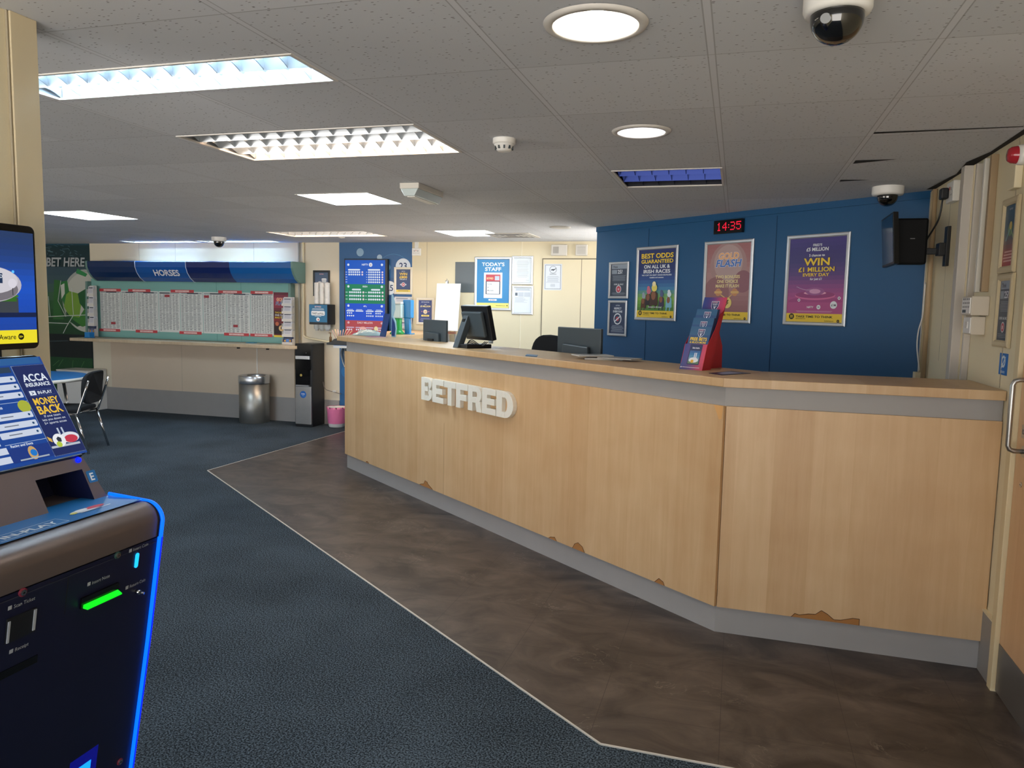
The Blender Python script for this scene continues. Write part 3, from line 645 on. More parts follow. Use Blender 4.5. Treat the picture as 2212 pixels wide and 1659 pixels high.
def art_odds(a):
    a.grad(0, 0, 1, 1, ['2b3a3a', '5c9440', '86b653', '3f7fae', '2a4c8c', '24326a', '24326a', '24326a'], 20)
    for t, v, h, c, w in (('BEST ODDS', .875, .07, YE, .86), ('GUARANTEED', .80, .055, YE, .86), ('ON ALL UK &', .725, .052, WH, .7), ('IRISH RACES', .655, .052, WH, .72)):
        a.text(t, .5, v, h, C(c), w=w, bold=.05, out=C('17213f'), exact=True)
    a.text('NO CAP ON BEST ODDS BONUSES', .5, .615, .02, C(WH), w=.8, exact=True); a.text('Available to all customers', .5, .58, .02, C(WH), w=.66)
    rnd = random.Random(3)      # a field of racing horses and riders, kept generic
    for cx0, cy0, s_, bc, sc in ((.16, .16, .8, '5a3a28', '9aa6b4'), (.30, .2, 1.0, '2e2a30', 'c96f87'), (.66, .18, .85, '3a3350', '55608a'), (.86, .17, .9, '7fb9cf', 'dfe8ee'), (.46, .2, 1.25, '46302a', 'e8d869')):
        b, sc_ = C(bc), C(sc)
        a.poly([(cx0 - .09 * s_, cy0 - .02), (cx0 - .07 * s_, cy0 + .13 * s_), (cx0, cy0 + .17 * s_), (cx0 + .08 * s_, cy0 + .12 * s_), (cx0 + .09 * s_, cy0 - .02)], b)
        a.disc(cx0 - .01, cy0 + .1 * s_, .05 * s_, C('8b5a40'), 10, .055 * s_); a.line(cx0 - .05 * s_, cy0, cx0 - .07 * s_, cy0 - .07, .03 * s_, b); a.line(cx0 + .05 * s_, cy0, cx0 + .03 * s_, cy0 - .07, .03 * s_, b)
        a.disc(cx0 + .01, cy0 + .19 * s_, .06 * s_, sc_, 12); a.disc(cx0, cy0 + .235 * s_, .04 * s_, C('efe3b0' if s_ > 1.1 else sc), 12)
    a.text('Exclusive to this shop!', .5, .145, .022, C(WH), w=.5, shear=.2); think_bar(a)
def art_gold(a):
    a.grad(0, 0, 1, 1, ['8e5f63', '9b6d70', 'a9807f', 'b08a88', 'a57375', 'a26a6c'], 16); 
    for x, y, r, c in ((.5, .72, .42, 'a88684'), (.5, .75, .33, 'b49a98'), (.25, .35, .3, '93676b'), (.85, .5, .2, '90606a')): a.disc(x, y, r, C(c), 28)
    a.text('GOLD', .5, .80, .085, C('f0b06a'), w=.46, bold=.06, out=C('e8e4ee'), exact=True, shear=.12); a.text('FLASH', .5, .70, .095, C('4a74c0'), w=.56, bold=.05, out=C('dfe6f4'), exact=True, shear=.2)
    for t, v in (('TWO BONUSES', .545), ('ONE CHOICE', .485), ('MAKE IT FLASH', .425)): a.text(t, .5, v, .042, C('e6d79a'), w=.68, bold=.04)
    for x in (.3, .68): a.disc(x, .36, .07, C('c98d62'), 18); a.rect(x - .09, .345, x + .09, .375, C('d9b070'))
    a.line(.36, .33, .5, .27, .02, C('d9b070')); a.line(.62, .33, .52, .27, .02, C('d9b070')); a.disc(.52, .22, .1, C('e3cf78'), 24); a.poly([(.5, .26), (.56, .26), (.53, .225), (.56, .225), (.49, .175), (.51, .215), (.48, .215)], C('6a5030')); think_bar(a)
def art_fred(a):
    a.grad(0, 0, 1, 1, ['a84a8c', 'b5528e', 'b0508c', '8b4a88', '5c4280', '453c78', '40387a', '4a3f86'], 20)
    a.disc(.5, .24, .5, C('b04f88'), 40, .07); a.disc(.5, .245, .48, C('a24580'), 40, .058); a.rect(0, .11, 1, .235, C('b04f88')); a.disc(.5, .315, .36, C('d06a9c'), 36, .052); a.disc(.5, .325, .35, C('963e78'), 36, .042); a.disc(.5, .345, .2, C('e9a9c4'), 28, .02)
    for r, c in ((.17, '9c5a92'), (.1, 'd39ac0')): a.disc(.5, .365, r, C(c), 20, r * .28)
    a.text("FRED'S", .5, .90, .03, C(WH), w=.28, shear=.1); a.text('£5 MILLION', .5, .845, .042, C(WH), w=.42, bold=.03, shear=.05); a.text('5 chances to', .5, .78, .03, C(WH), w=.46)
    a.text('WIN', .5, .675, .088, C(YE), w=.46, bold=.06, out=C('3a2c50'), exact=True); a.text('£1 MILLION', .5, .6, .055, C(YE), w=.64, bold=.05, out=C('3a2c50'), exact=True); a.text('EVERY DAY', .5, .545, .038, C(YE), w=.47, bold=.04, exact=True); a.text('for just £1', .5, .5, .028, C(WH), w=.28, shear=.15)
    for k in range(14): t = k / 13; a.disc(.17 + .3 * t, .42 - .03 * t - .02 * math.sin(t * 3), .006, C('d8cfe4'), 8, up=0)
    a.text('NIFTY', .43, .165, .024, C(WH), w=.14); a.disc(.58, .178, .035, C(WH), 18); a.text('50', .58, .168, .02, C('4a2c60'), w=.05); a.disc(.84, .205, .06, C(WH), 20); a.text('£1M', .84, .19, .026, C('241c3c'), w=.08)
    for x, y in ((.22, .26), (.93, .285)): a.disc(x, y, .025, C(WH), 14); a.disc(x, y, .012, C('7a3c78'), 10)
    a.lines(.14, .115, .86, .135, 2, C('d9a8c8')); think_bar(a)
def art_think25(a):
    a.rect(0, 0, 1, 1, C('3c4656')); a.rect(.05, .86, 1, 1, C('8d98a6')); a.text('Think', .12, .89, .07, C('23262c'), w=.45, al='l', shear=.1); a.rect(.06, .70, .38, .83, C('8d98a6')); a.text('25?', .42, .71, .12, C('dde2e8'), w=.52, al='l', bold=.04)
    a.lines(.08, .48, .92, .66, 7, C('8a93a0')); a.text('OVER 18s ONLY', .5, .35, .045, C('dde2e8'), w=.74); a.disc(.5, .22, .16, C('dfe2e6'), 22); a.disc(.5, .22, .13, C('c04858'), 22); a.text('18', .5, .19, .06, C('f0f0f0'), w=.16); a.lines(.08, .04, .92, .12, 3, C('8a93a0'))
def art_respect(a):
    a.rect(0, 0, 1, 1, C('32415e')); a.text('BETFRED', .5, .9, .035, C('c8ced8'), w=.4); a.text('RESPECT', .5, .79, .065, C('dfe4ea'), w=.68, bold=.04); a.text('EVERYONE', .5, .69, .065, C('dfe4ea'), w=.84, bold=.04)
    a.disc(.5, .48, .25, C('dfe4ea'), 28); a.disc(.5, .48, .2, C('32415e'), 28); a.disc(.5, .48, .1, C('c2404c'), 16); a.line(.34, .4, .66, .56, .05, C('dfe4ea')); a.lines(.08, .04, .92, .27, 8, C('9aa6b8'))
on_blue('framed_poster', 'silver-framed THINK 25 notice, upper of two small ones on the blue wall', (1318, 567), (1358, 645), art_think25, group='small notices on the blue wall', fw=.022)
on_blue('framed_poster', 'silver-framed RESPECT EVERYONE notice, lower of two small ones', (1316, 649), (1354, 727), art_respect, group='small notices on the blue wall', fw=.022)
on_blue('framed_poster', 'silver-framed BEST ODDS poster with racing horses on blue wall', (1378, 535), (1461, 694), art_odds, group='large posters on the blue wall')
on_blue('framed_poster', 'silver-framed GOLD FLASH poster with pinkish print under the red clock', (1525, 523), (1622, 699), art_gold, group='large posters on the blue wall')
on_blue('framed_poster', 'silver-framed purple poster saying WIN £1 MILLION', (1703, 510), (1827, 706), art_fred, group='large posters on the blue wall')
# digital clock
u0, z1 = at_plane(1548, 478, BL0, BLT); u1, z0 = at_plane(1608, 502, BL0, BLT); p = BL0 + BLT * u0 - n_bl * .002
ck = thing('digital_clock', 'black wall clock with red dot digits reading 14:35', 'clock', (p.x, p.y, z0), BLA)
w_, h_ = u1 - u0, z1 - z0
g = G(); g.box(0, w_, -.03, 0, 0, h_, blackg); g.obj('case', ck, bevel=.003)
DM = {'1': ('00100', '01100', '00100', '00100', '00100', '00100', '01110'), '4': ('00010', '00110', '01010', '10010', '11111', '00010', '00010'), '3': ('11110', '00001', '00001', '01110', '00001', '00001', '11110'), '5': ('11111', '10000', '11110', '00001', '00001', '10001', '01110'), ':': ('0', '0', '1', '0', '1', '0', '0')}
pt = w_ / 30; x = w_ * .13
for ch in '14:35':
    g = G(); a = Art(g, (0, -.0302, 0))
    for r, row in enumerate(DM[ch]):
        for c, b in enumerate(row):
            if b == '1': a.disc(x + c * pt, h_ * .78 - r * pt * 1.0, pt * .46, led_r, 8, pt * .46, up=0)
    x += (len(DM[ch][0]) + 1.15) * pt
    g.flat = True; g.obj('digit' if ch != ':' else 'colon', ck)

# ---- far cream wall
def art_staff(a):
    a.rect(0, 0, 1, 1, C('2a85bd')); a.rect(0, 0, 1, .1, C('f2e47c')); a.rect(0, 0, 1, .0, C('f2e47c')); a.text("TODAY'S", .5, .865, .075, C(WH), w=.7, bold=.05, exact=True); a.text('STAFF', .5, .765, .075, C(WH), w=.5, bold=.05, exact=True)
    a.rect(.22, .2, .79, .73, C('e6e9ee')); a.rect(.28, .28, .73, .69, C('2c3c50')); a.rect(.28, .55, .73, .69, C('c0404c')); a.text('BETFRED', .31, .59, .04, C('f0d9a0'), w=.2, al='l'); a.rect(.56, .57, .7, .66, C('b9c2d0')); a.rect(.31, .29, .70, .54, C('eef0f4'))
    for t, v in (('Cindy', .49), ('&', .42), ('Michelle', .355)): a.text(t, .335, v - .01, .03, C('3a3f48'), w=.3, al='l', bold=.005)
    a.round(.37, .145, .63, .18, .02, C('e8eef4')); a.text('BETFRED', .5, .152, .02, C('b04050'), w=.2); a.text('BeGambleAware.org', .9, .04, .018, C('60582c'), w=.36, al='r'); a.disc(.95, .05, .02, C('60582c'), 12)
on_far('framed_poster', "silver-framed blue poster headed TODAY'S STAFF", (1026, 555), (1104, 671), art_staff, fw=.03)
def art_doc1(a): a.rect(0, 0, 1, 1, C('d9dfe2')); a.lines(.14, .2, .86, .9, 17, C('aab0b6'), .25); a.lines(.7, .08, .9, .1, 1, C('8a9096'))
def art_doc2(a): a.rect(0, 0, 1, 1, C('dde2e6')); a.lines(.04, .88, .96, .98, 3, C('6a7690')); a.rect(.06, .68, .2, .8, C('5a6470')); a.rect(.24, .64, .55, .82, C('c3c9d0')); a.rect(.58, .64, .94, .82, C('c3c9d0')); a.lines(.06, .4, .9, .62, 8, C('9aa2aa'), .25, 'l', .5)
on_far('framed_notice', 'small silver-framed licence sheet, upper one beside the staff poster', (1107, 553), (1151, 615), art_doc1, group='framed certificates', cat='notice', fw=.024)
on_far('framed_notice', 'small silver-framed certificate with blue heading, lower one beside staff poster', (1107, 617), (1151, 680), art_doc2, group='framed certificates', cat='notice', fw=.024)
def art_800(a):
    a.rect(0, 0, 1, 1, C('27406e')); a.rect(0, 0, 1, .1, C('efd558')); a.text('NIFTY 50', .5, .9, .03, C(WH), w=.3); a.text('WIN', .5, .75, .11, C(YE), w=.55, bold=.06, exact=True); a.text('£800', .5, .61, .11, C(YE), w=.55, bold=.06, exact=True); a.text('FOR JUST £1', .5, .54, .045, C(WH), w=.5); a.disc(.5, .33, .14, C('dfe3ea'), 22); a.disc(.5, .33, .11, C('b83c50'), 22); a.text('50', .5, .3, .06, C(WH), w=.14); a.disc(.32, .33, .05, C('c8ccd8'), 12); a.disc(.68, .33, .05, C('c8ccd8'), 12); a.lines(.1, .03, .9, .07, 1, C('6a6030'), .6)
on_far('framed_poster', 'cream-framed poster WIN £800 on the blue lottery panel', (852, 577), (891, 636), art_800, fm=mat('cream_frame', 'e9dfca', .4), fw=.028)
def art_5m(a):
    a.rect(0, 0, 1, 1, C('2f3f7c')); a.text('NIFTY 50 LOTTERY', .5, .9, .035, C(WH), w=.6); a.text('WIN', .5, .79, .035, C(WH), w=.2); a.text('£5 MILLION', .5, .69, .075, C('f2e29a'), w=.76, bold=.05, exact=True); a.disc(.5, .48, .15, C('f2e6c0'), 24); a.text('£1M', .5, .45, .05, C('b04858'), w=.2)
    for x in (.24, .76): a.disc(x, .49, .04, C('c97a8c'), 12)
    a.round(.2, .26, .8, .34, .05, C('f0dc7c')); a.text('PLAY NOW', .5, .28, .035, C('4a4420'), w=.5); a.lines(.1, .04, .9, .2, 4, C('8a94b8'))
on_far('framed_poster', 'cream-framed £5 MILLION poster behind the left monitor', (900, 643), (938, 702), art_5m, fm=mat('cream_frame', 'e9dfca', .4), fw=.03)
def art_tea(a):
    a.grad(0, 0, 1, 1, ['a8434e', '7a4a60', '4c5a7a', '3f5674', '3f5674'], 12); a.text('BETFRED', .5, .9, .04, C('e0a0a8'), w=.5); a.poly([(.55, .42), (.82, .42), (.88, .7), (.5, .7)], C('c9ced6')); a.disc(.69, .7, .19, C('dfe3e8'), 18, .03); a.disc(.38, .48, .22, C('b8bec8'), 20, .07); a.disc(.36, .53, .15, C('d8dce2'), 16, .06); a.text('FREE', .5, .24, .07, C(WH), w=.34, bold=.04); a.text('TEA & COFFEE', .5, .17, .035, C(WH), w=.5)
on_far('framed_poster', 'black-framed FREE TEA poster above the cup holder', (677, 584), (713, 640), art_tea, fm=black, fw=.024)
# dark wall panel behind the staff poster
a_, b_ = at_y(984, 566, FARY), at_y(1026, 632, FARY)
g = G(); g.box(0, b_.x - a_.x, -.008, 0, 0, a_.z - b_.z, mat('dark_board', '5a6266', .3)); o = g.obj('dark_board', None, bevel=.002, loc=(a_.x, FARY, b_.z)); tagit(o, 'plain dark grey rectangular board left of the staff poster', 'board')
# door notice
a_, b_ = at_y(1176, 570, FARY - .012), at_y(1213, 627, FARY - .012); W_, H_ = b_.x - a_.x, a_.z - b_.z
g = G(); g.box(0, W_, -.001, 0, 0, H_, C('d9dee4')); a = Art(g, (0, -.0012, 0), W=W_, H=H_); a.ring(.5, .78, .2, .02, C('505a66')); a.poly([(.36, .77), (.45, .8), (.56, .8), (.68, .84), (.66, .81), (.58, .77), (.5, .73), (.47, .76), (.4, .75)], C('2c333c'))
a.lines(.3, .58, .7, .64, 2, C('6a727c')); a.lines(.12, .28, .88, .54, 7, C('9aa2ac'), .3); a.lines(.35, .12, .65, .24, 4, C('8a929c'), .3)
for q in ((.06, .05, .08, .95), (.92, .05, .94, .95), (.06, .04, .94, .055), (.06, .945, .94, .96)): a.rect(*q, C('56606e'), 0)
g.flat = True; tagit(g.obj('paper_notice', None, loc=(a_.x, FARY - .012, b_.z)), 'white notice with a running hound taped to the cream door', 'notice')
# alarm sounders above the door
for name, label, tl, br, sl in (('alarm_sounder', 'wider white louvred sounder box high above the door, left one', (1190, 528), (1224, 552), 1), ('alarm_sounder', 'smaller plain white box high above the door, right one', (1243, 528), (1268, 552), 0)):
    a_, b_ = at_y(*tl, FARY - .05), at_y(*br, FARY - .05); W_, H_ = b_.x - a_.x, a_.z - b_.z
    t = thing(name, label, 'alarm', (a_.x, FARY, b_.z), 0, 'boxes above the door')
    g = G(); g.box(0, W_, -.045, 0, 0, H_, offw); g.obj('case', t, bevel=.008)
    g = G()
    for k in range(7): x0 = W_ * (.16 + .05 * k) if sl else W_ * .2; g.box(x0 if sl else W_ * .15, (x0 + .004) if sl else W_ * .85, -.0465, -.045, H_ * .2 if sl else H_ * (.18 + .1 * k), H_ * .8 if sl else H_ * (.18 + .1 * k) + .003, mat('slot_grey', '8a8781', .6))
    g.obj('grille', t)
# double socket high beside the blue panel, with its conduit
def socket(label, loc, rz, w=.11, h=.088, group='wall sockets'):
    t = thing('wall_socket', label, 'socket', loc, rz, group)
    g = G(); g.box(0, w, -.035, 0, 0, h, white); g.obj('back_box', t, bevel=.004)
    g = G()
    for k in (.28, .72):
        g.box(w * k - .004, w * k + .004, -.0355, -.035, h * .55, h * .7, black); g.box(w * k - .013, w * k - .008, -.0355, -.035, h * .3, h * .38, black); g.box(w * k + .008, w * k + .013, -.0355, -.035, h * .3, h * .38, black)
    g.box(w * .47, w * .53, -.037, -.035, h * .6, h * .75, mat('switch_red', 'b03a34', .4)); g.obj('pin_holes', t); return t
q = at_y(890, 552, FARY - .03); s1 = socket('white double socket high beside the blue lottery panel', (q.x, FARY, q.z), 0)
g = G(); g.box(.03, .075, -.02, 0, .088, CEIL - q.z, white); g.obj('conduit', s1)
# white board on a stand, with clip
a_, b_ = at_y(940, 612, FARY - .25), at_y(990, 715, FARY - .25)
t = thing('flip_chart', 'blank white flip chart with metal clip behind the monitors', 'flip chart', (a_.x, FARY - .22, 0), 0)
W_ = b_.x - a_.x; z0, z1 = b_.z, a_.z
g = G(); g.prism([(0, -.06, z0), (W_, -.06, z0), (W_ + .01, 0, z1), (.01, 0, z1)], (0, .012, 0), mat('board_white', 'f4f3ef', .3)); g.obj('board', t, bevel=.002)
g = G(); g.box(W_ * .42, W_ * .5, -.01, .02, z1 - .02, z1 + .025, chrome); g.tube([(W_ * .4, 0, z1 + .03), (W_ * .52, 0, z1 + .03)], .006, chrome, 8); g.tube([(W_ * .46, 0, z1 + .02), (W_ * .46, -.005, z1 + .055)], .004, chrome, 8); g.obj('clip', t)
for x0, x1, y1 in ((.06, -.05, -.12), (W_ - .06, W_ + .05, -.12), (W_ / 2, W_ / 2, .16)):
    g = G(); g.tube([(x0, .012, z0 + .1), (x1, y1, 0)], .012, silver, 10); g.obj('leg', t)
g = G(); g.box(.02, W_ - .02, -.1, -.05, z0 - .035, z0 - .01, mat('tray_brown', '8a5a48', .6)); g.obj('tray', t)

# ================================================================== NEWSPAPER BOARD ON THE FAR WALL
FY = FARY
bx0, bx1 = -8.73, -5.50
nb = thing('newspaper_board', 'long green pin board under a dark blue HORSES canopy', 'notice board', (bx0, FY, 0))
g = G(); g.box(.02, bx1 - bx0 - .02, -.03, 0, 1.02, 1.83, green_b)
for px in (470, 523): x = fx(px) - bx0; g.box(x - .002, x + .002, -.0308, -.03, 1.02, 1.83, mat('joint_green', '4f8079', .8))
g.obj('backboard', nb)
g = G(); pr = [(0, 1.80), (-.10, 1.795), (-.13, 1.80), (-.20, 1.845), (-.255, 1.91), (-.285, 1.98), (-.29, 2.05), (-.28, 2.06), (0, 2.06)]
cols_c = [(.0, .25, '13305e'), (.25, .505, '1b59a8'), (.505, .715, '1a2c66'), (.715, 1.0, '1d62ac')]
ca0 = at_y(190, 590, 8.47).x - bx0; Lc = at_y(629, 590, 8.47).x - bx0 - ca0
for a, b, c in cols_c: g.prism([(ca0 + a * Lc, y, z) for y, z in pr], ((b - a) * Lc, 0, 0), mat('canopy_' + c, c, .22))
o = g.obj('canopy', nb)
g = G()
for f_ in (.25, .505): x = ca0 + f_ * Lc; g.tube([(x + .0, y - .002, z) for y, z in pr[1:8]], .004, C('c9d6e6'), 6)
g.obj('canopy_join', nb)
g = G()      # letters on the canopy's curve, set on the flat between two profile points
tx = G(); a = Art(tx, (fx(357, 8.46) - bx0, -.245, 1.872), v=(0, -.502, .865), n=(0, -.865, -.502)); a.text('HORSES', 0, 0, .088, mat('letter_sheet', 'eef2f6', .3), w=.40, bold=.05, exact=True)
tx.flat = True; tx.obj('canopy_lettering', nb)
g = G(); capm = mat('canopy_end', '6d8f88', .5)
for x in (ca0 - .03, ca0 + Lc): g = G(); g.prism([(x, y * 1.02, z) for y, z in pr], (.03, 0, 0), capm); g.obj('end_cap', nb, bevel=.002)
for x in (-.01, bx1 - bx0 - .02): g = G(); g.prism([(x, 0, 1.02), (x, -.13, 1.02), (x, -.10, 1.79), (x, 0, 1.79)], (.035, 0, 0), capm); g.obj('side_panel', nb, bevel=.002)
# writing shelf and the panel below
sx0, sx1 = at_y(150, 731, FY - .42).x, at_y(634, 748, FY - .42).x
sh = thing('writing_shelf', 'long pale wood writing shelf under the newspaper board', 'shelf', (sx0, FY, 0))
g = G(); Ls = sx1 - sx0; c_ = .12
pts = [(0, -.02, .975), (0, -.42, .975), (Ls - c_, -.42, .975)] + [(Ls - c_ + c_ * math.sin(t), -.42 + c_ * (1 - math.cos(t)), .975) for t in (.4, .8, 1.2, PI / 2)] + [(Ls, -.02, .975)]
g.prism(pts, (0, 0, .04), wood('shelf_wood', 'd9c6a8', 'b39c7e', 5, .5)); g.obj('shelf_board', sh, bevel=.004)
g = G(); g.box(.30, fx(636) - sx0, -.018, 0, .315, .974, cream_dim); x = fx(553, FY - .02) - sx0; g.box(x - .006, x + .006, -.024, -.018, .315, .974, white); x = fx(388, FY - .02) - sx0; g.box(x - .0015, x + .0015, -.0188, -.018, .315, .974, mat('joint', 'a79c86')); g.obj('back_panel', sh)
g = G()
for px in (515, 578): x = at_y(px, 750, FY - .38).x - sx0; g.box(x - .01, x + .01, -.4, -.36, .955, .975, black)
g.obj('shelf_bracket', sh)
# newspaper pages
PX = [214, 259.5, 294, 341, 388, 437, 488.5, 540, 590.5]
newsm = mat('newsprint', 'dfe1dd', .8, var=.06, bscale=9); ink, ink2, ink3 = C('a2a6a6'), C('3a4450'), C('a63a44')
ordn = ['first', 'second', 'third', 'fourth', 'fifth', 'sixth', 'seventh', 'eighth']
for k in range(8):
    x0, x1 = fx(PX[k], FY - .035) + .004, fx(PX[k + 1], FY - .035) - .004; z0, z1 = 1.118, 1.668
    g = G(); W_, H_ = x1 - x0, z1 - z0; rnd = random.Random(k)
    g.box(0, W_, -.0015, 0, 0, H_, newsm); a = Art(g, (0, -.0017, 0), W=W_, H=H_)
    a.rect(.04, .945, .96, .975, C('9aa5a8')); a.rect(.04 if k in (3, 7) else .3, .945, .52 if k in (3, 7) else .8, .975, ink2)
    nc = [5, 6, 5, 6, 5, 7, 5, 8][k]; a.d += 1
    for c in range(nc):
        u0 = .04 + .92 * c / nc; u1 = u0 + .92 / nc * .86; v = .93
        while v > .05:
            hh = rnd.uniform(.006, .012)
            if rnd.random() < .09: a.rect(u0, v - .014, u0 + (u1 - u0) * .6, v - .003, ink2, 0); v -= .03; continue
            uu = u0 + (u1 - u0) * rnd.uniform(.55, 1); a.rect(u0, v - hh, uu, v, ink, 0); v -= hh * 1.75
        if rnd.random() < .7: a.rect(u1 + .01, .1, u1 + .016, .9, C('70787a'), 0)
    red = {0: (.5, .15, .72, .21), 3: (.28, .86, .52, .92), 5: (.04, .86, .26, .92), 6: (.26, .17, .46, .23)}.get(k)
    if red: a.rect(*red, ink3)
    a.rect(.02, .49, .98, .497, C('dfe2e0'))
    g.flat = True; tagit(g.obj('newspaper_page', None, loc=(x0, FY - .0315, z0)), ordn[k] + ' newspaper page from the left on the green board', 'newspaper page', 'racing pages on the green board')
strips = [(214, 260, 1), (276, 324, 1), (368, 418, 1), (471, 522, 1), (541, 589, 1), (211, 256, 0), (290, 337, 0), (385, 433, 0), (482, 536, 0), (539, 587, 0)]
for k, (a_, b_, top) in enumerate(strips):
    x0, x1 = fx(a_, FY - .035), fx(b_, FY - .035); z0 = 1.655 if top else 1.098
    g = G(); g.box(0, x1 - x0, -.001, 0, 0, .038, C('c8434a')); a = Art(g, (0, -.0012, 0), W=x1 - x0, H=.038); a.rect(.2, .2, .8, .8, C('e3a8a4'), 0); a.text('BEST ODDS MEETING', .5, .3, .42, C('f6e8e4'), w=.58, exact=True, bold=.03)
    g.flat = True; tagit(g.obj('header_strip', None, loc=(x0, FY - .0355, z0)), 'red BEST ODDS MEETING strip, %s from the left along the pages’ %s edge'.replace('’', "'") % (ordn[k % 5], 'upper' if top else 'lower'), 'strip', 'red heading strips on the newspaper board')
# gold flash poster at the end of the board
x0, x1 = fx(590.5, FY - .034), fx(623, FY - .034); W_, H_ = x1 - x0, .58
g = G(); g.box(0, W_, -.001, 0, 0, H_, C('6d1f30')); a = Art(g, (0, -.0012, 0), W=W_, H=H_); a.grad(0, .07, 1, 1, ['1f1518', '2a161a', '8c2c32', '3a1a22', '9a3048', 'a83a55', '5a1c30'], 16)
a.text('GOLD', .5, .81, .07, C('ef8a3a'), w=.6, bold=.06, out=C('f4efe6'), exact=True); a.text('FLASH', .5, .72, .075, C('2b4f9c'), w=.72, bold=.05, out=C('f4efe6'), exact=True, shear=.15)
a.text('TWO BONUSES', .5, .53, .04, C(YE), w=.84, exact=True); a.text('ONE CHOICE', .5, .475, .04, C(WH), w=.84, exact=True); a.text('MAKE IT FLASH', .5, .42, .04, C(YE), w=.84, exact=True)
a.disc(.22, .3, .12, C('d0704a'), 14); a.disc(.78, .3, .12, C('d0704a'), 14); a.disc(.5, .2, .17, C('edc98a'), 18); a.poly([(.48, .24), (.56, .24), (.52, .205), (.56, .205), (.45, .15), (.49, .19), (.45, .19)], C('4a3020')); a.rect(0, 0, 1, .045, C('ecd64a'))
g.flat = True; tagit(g.obj('paper_poster', None, loc=(x0, FY - .0335, 1.10)), 'dark red unframed GOLD FLASH poster at right end of the green board', 'poster')

# leaflet racks, each tier holding its own stack
def rack(name, label, loc, n, w, z0, z1, group, where, cols=None, back=whited, rz=0, lean=.05, tier_h=None):
    t = thing(name, label, 'leaflet rack', loc, rz, 'leaflet racks'); st = (z1 - z0) / n; dpt = .05
    g = G(); g.prism([(-.012, 0, z0 - .02), (-.012, -.012, z0 - .02), (-.012, -.012, z1 + .01), (-.012, 0, z1 + .01)], (w + .024, 0, 0), back); g.obj('back_plate', t)
    for k in range(n):
        z = z0 + k * st; y0 = -.014 - .012 * (n - 1 - k) * 0
        g = G(); g.box(-.01, w + .01, y0 - dpt, y0, z - .004, z, whited); g.box(-.01, w + .01, y0 - dpt - .003, y0 - dpt, z - .004, z + st * .28, whited); g.box(-.012, -.01, y0 - dpt - .003, y0, z - .004, z + st * .7, whited); g.box(w + .01, w + .012, y0 - dpt - .003, y0, z - .004, z + st * .7, whited)
        g.obj('pocket', t)
    M = Matrix.Translation(loc) @ Matrix.Rotation(rz, 4, 'Z')
    for k in range(n):
        z = z0 + k * st + .0005; y0 = -.016; hh = st * .98
        g = G(); g.prism([(0, y0 - .046, 0), (0, y0 - .006, 0), (0, y0 - .002, hh), (0, y0 - .03, hh)], (w, 0, 0), C((cols or ['e4e4e6'])[k % len(cols or [1])]))
        sl = Vector((0, .016, hh)); a = Art(g, (0, y0 - .0465, 0), v=tuple(sl / hh), n=(0, -1, 0), W=w, H=hh)
        a.rect(.12, .80, .88, .9, C('3e4450')); a.lines(.1, .35, .9, .74, 5, C('a9a6b4'), .35)
        if (cols or [''])[k % len(cols or [1])] == '2c3a66': a.rect(.1, .35, .9, .55, C('e0a43a')); a.disc(.5, .45, .2, C('5a8ad0'), 10)
        g.flat = True; p = M @ Vector((0, 0, z)); tagit(g.obj('leaflet_stack', None, loc=p, rz=rz), '%s leaflet stack from the top in the %s' % (ordn[n - 1 - k], where), 'leaflets', group)
q = at_y(192, 700, FY - .16); rack('leaflet_rack', 'leaflet rack of white slips at left end of the newspaper board', (q.x, FY - .10, 0), 5, .085, 1.04, 1.72, 'leaflets left of the newspaper board', 'left rack by the newspaper board', ['2c3a66', 'd9d9de', 'd9d9de', 'd9d9de', 'd9d9de'])
q = at_y(611, 700, FY - .16); rack('leaflet_rack', 'leaflet rack of white slips at right end of the newspaper board', (q.x, FY - .10, 0), 6, .125, 1.02, 1.61, 'leaflets right of the newspaper board', 'right rack by the newspaper board', ['2c3a66', 'd9d9de'] + ['d9d9de'] * 4)
a_, b_ = at_y(853, 640, FY - .05), at_y(889, 724, FY - .05)
rack('leaflet_rack', 'tall leaflet rack under the WIN £800 poster', (a_.x, FY - .02, 0), 5, b_.x - a_.x - .02, 1.27, 1.64, 'leaflets under the £800 poster', 'rack under the £800 poster', ['c9c4d4', 'b9c4b4', 'cfd4d8', 'd0c0c6', 'd8dade'])

# pipes beside the board
g = G(); x = fx(647, FY - .02); g.tube([(x, FY - .03, CEIL), (x, FY - .03, 1.0)], .012, mat('pipe_grey', 'a9a79f', .5), 8); o = g.obj('pipe', None); tagit(o, 'grey vertical pipe at the right end of the newspaper board', 'pipe', 'pipes beside the newspaper board')
g = G(); x = fx(656, FY - .02); x2 = fx(728, FY - .02); zt = fz(734, 690); g.tube(curve_pts([(x, FY - .03, CEIL), (x, FY - .03, 1.9), (x, FY - .03, 1.2), (x + .01, FY - .03, 1.13), (x + .08, FY - .03, 1.10), (x2, FY - .03, 1.045)], 30), .013, cream, 8); o = g.obj('pipe', None); tagit(o, 'cream pipe bending towards the cup holder wall', 'pipe', 'pipes beside the newspaper board')

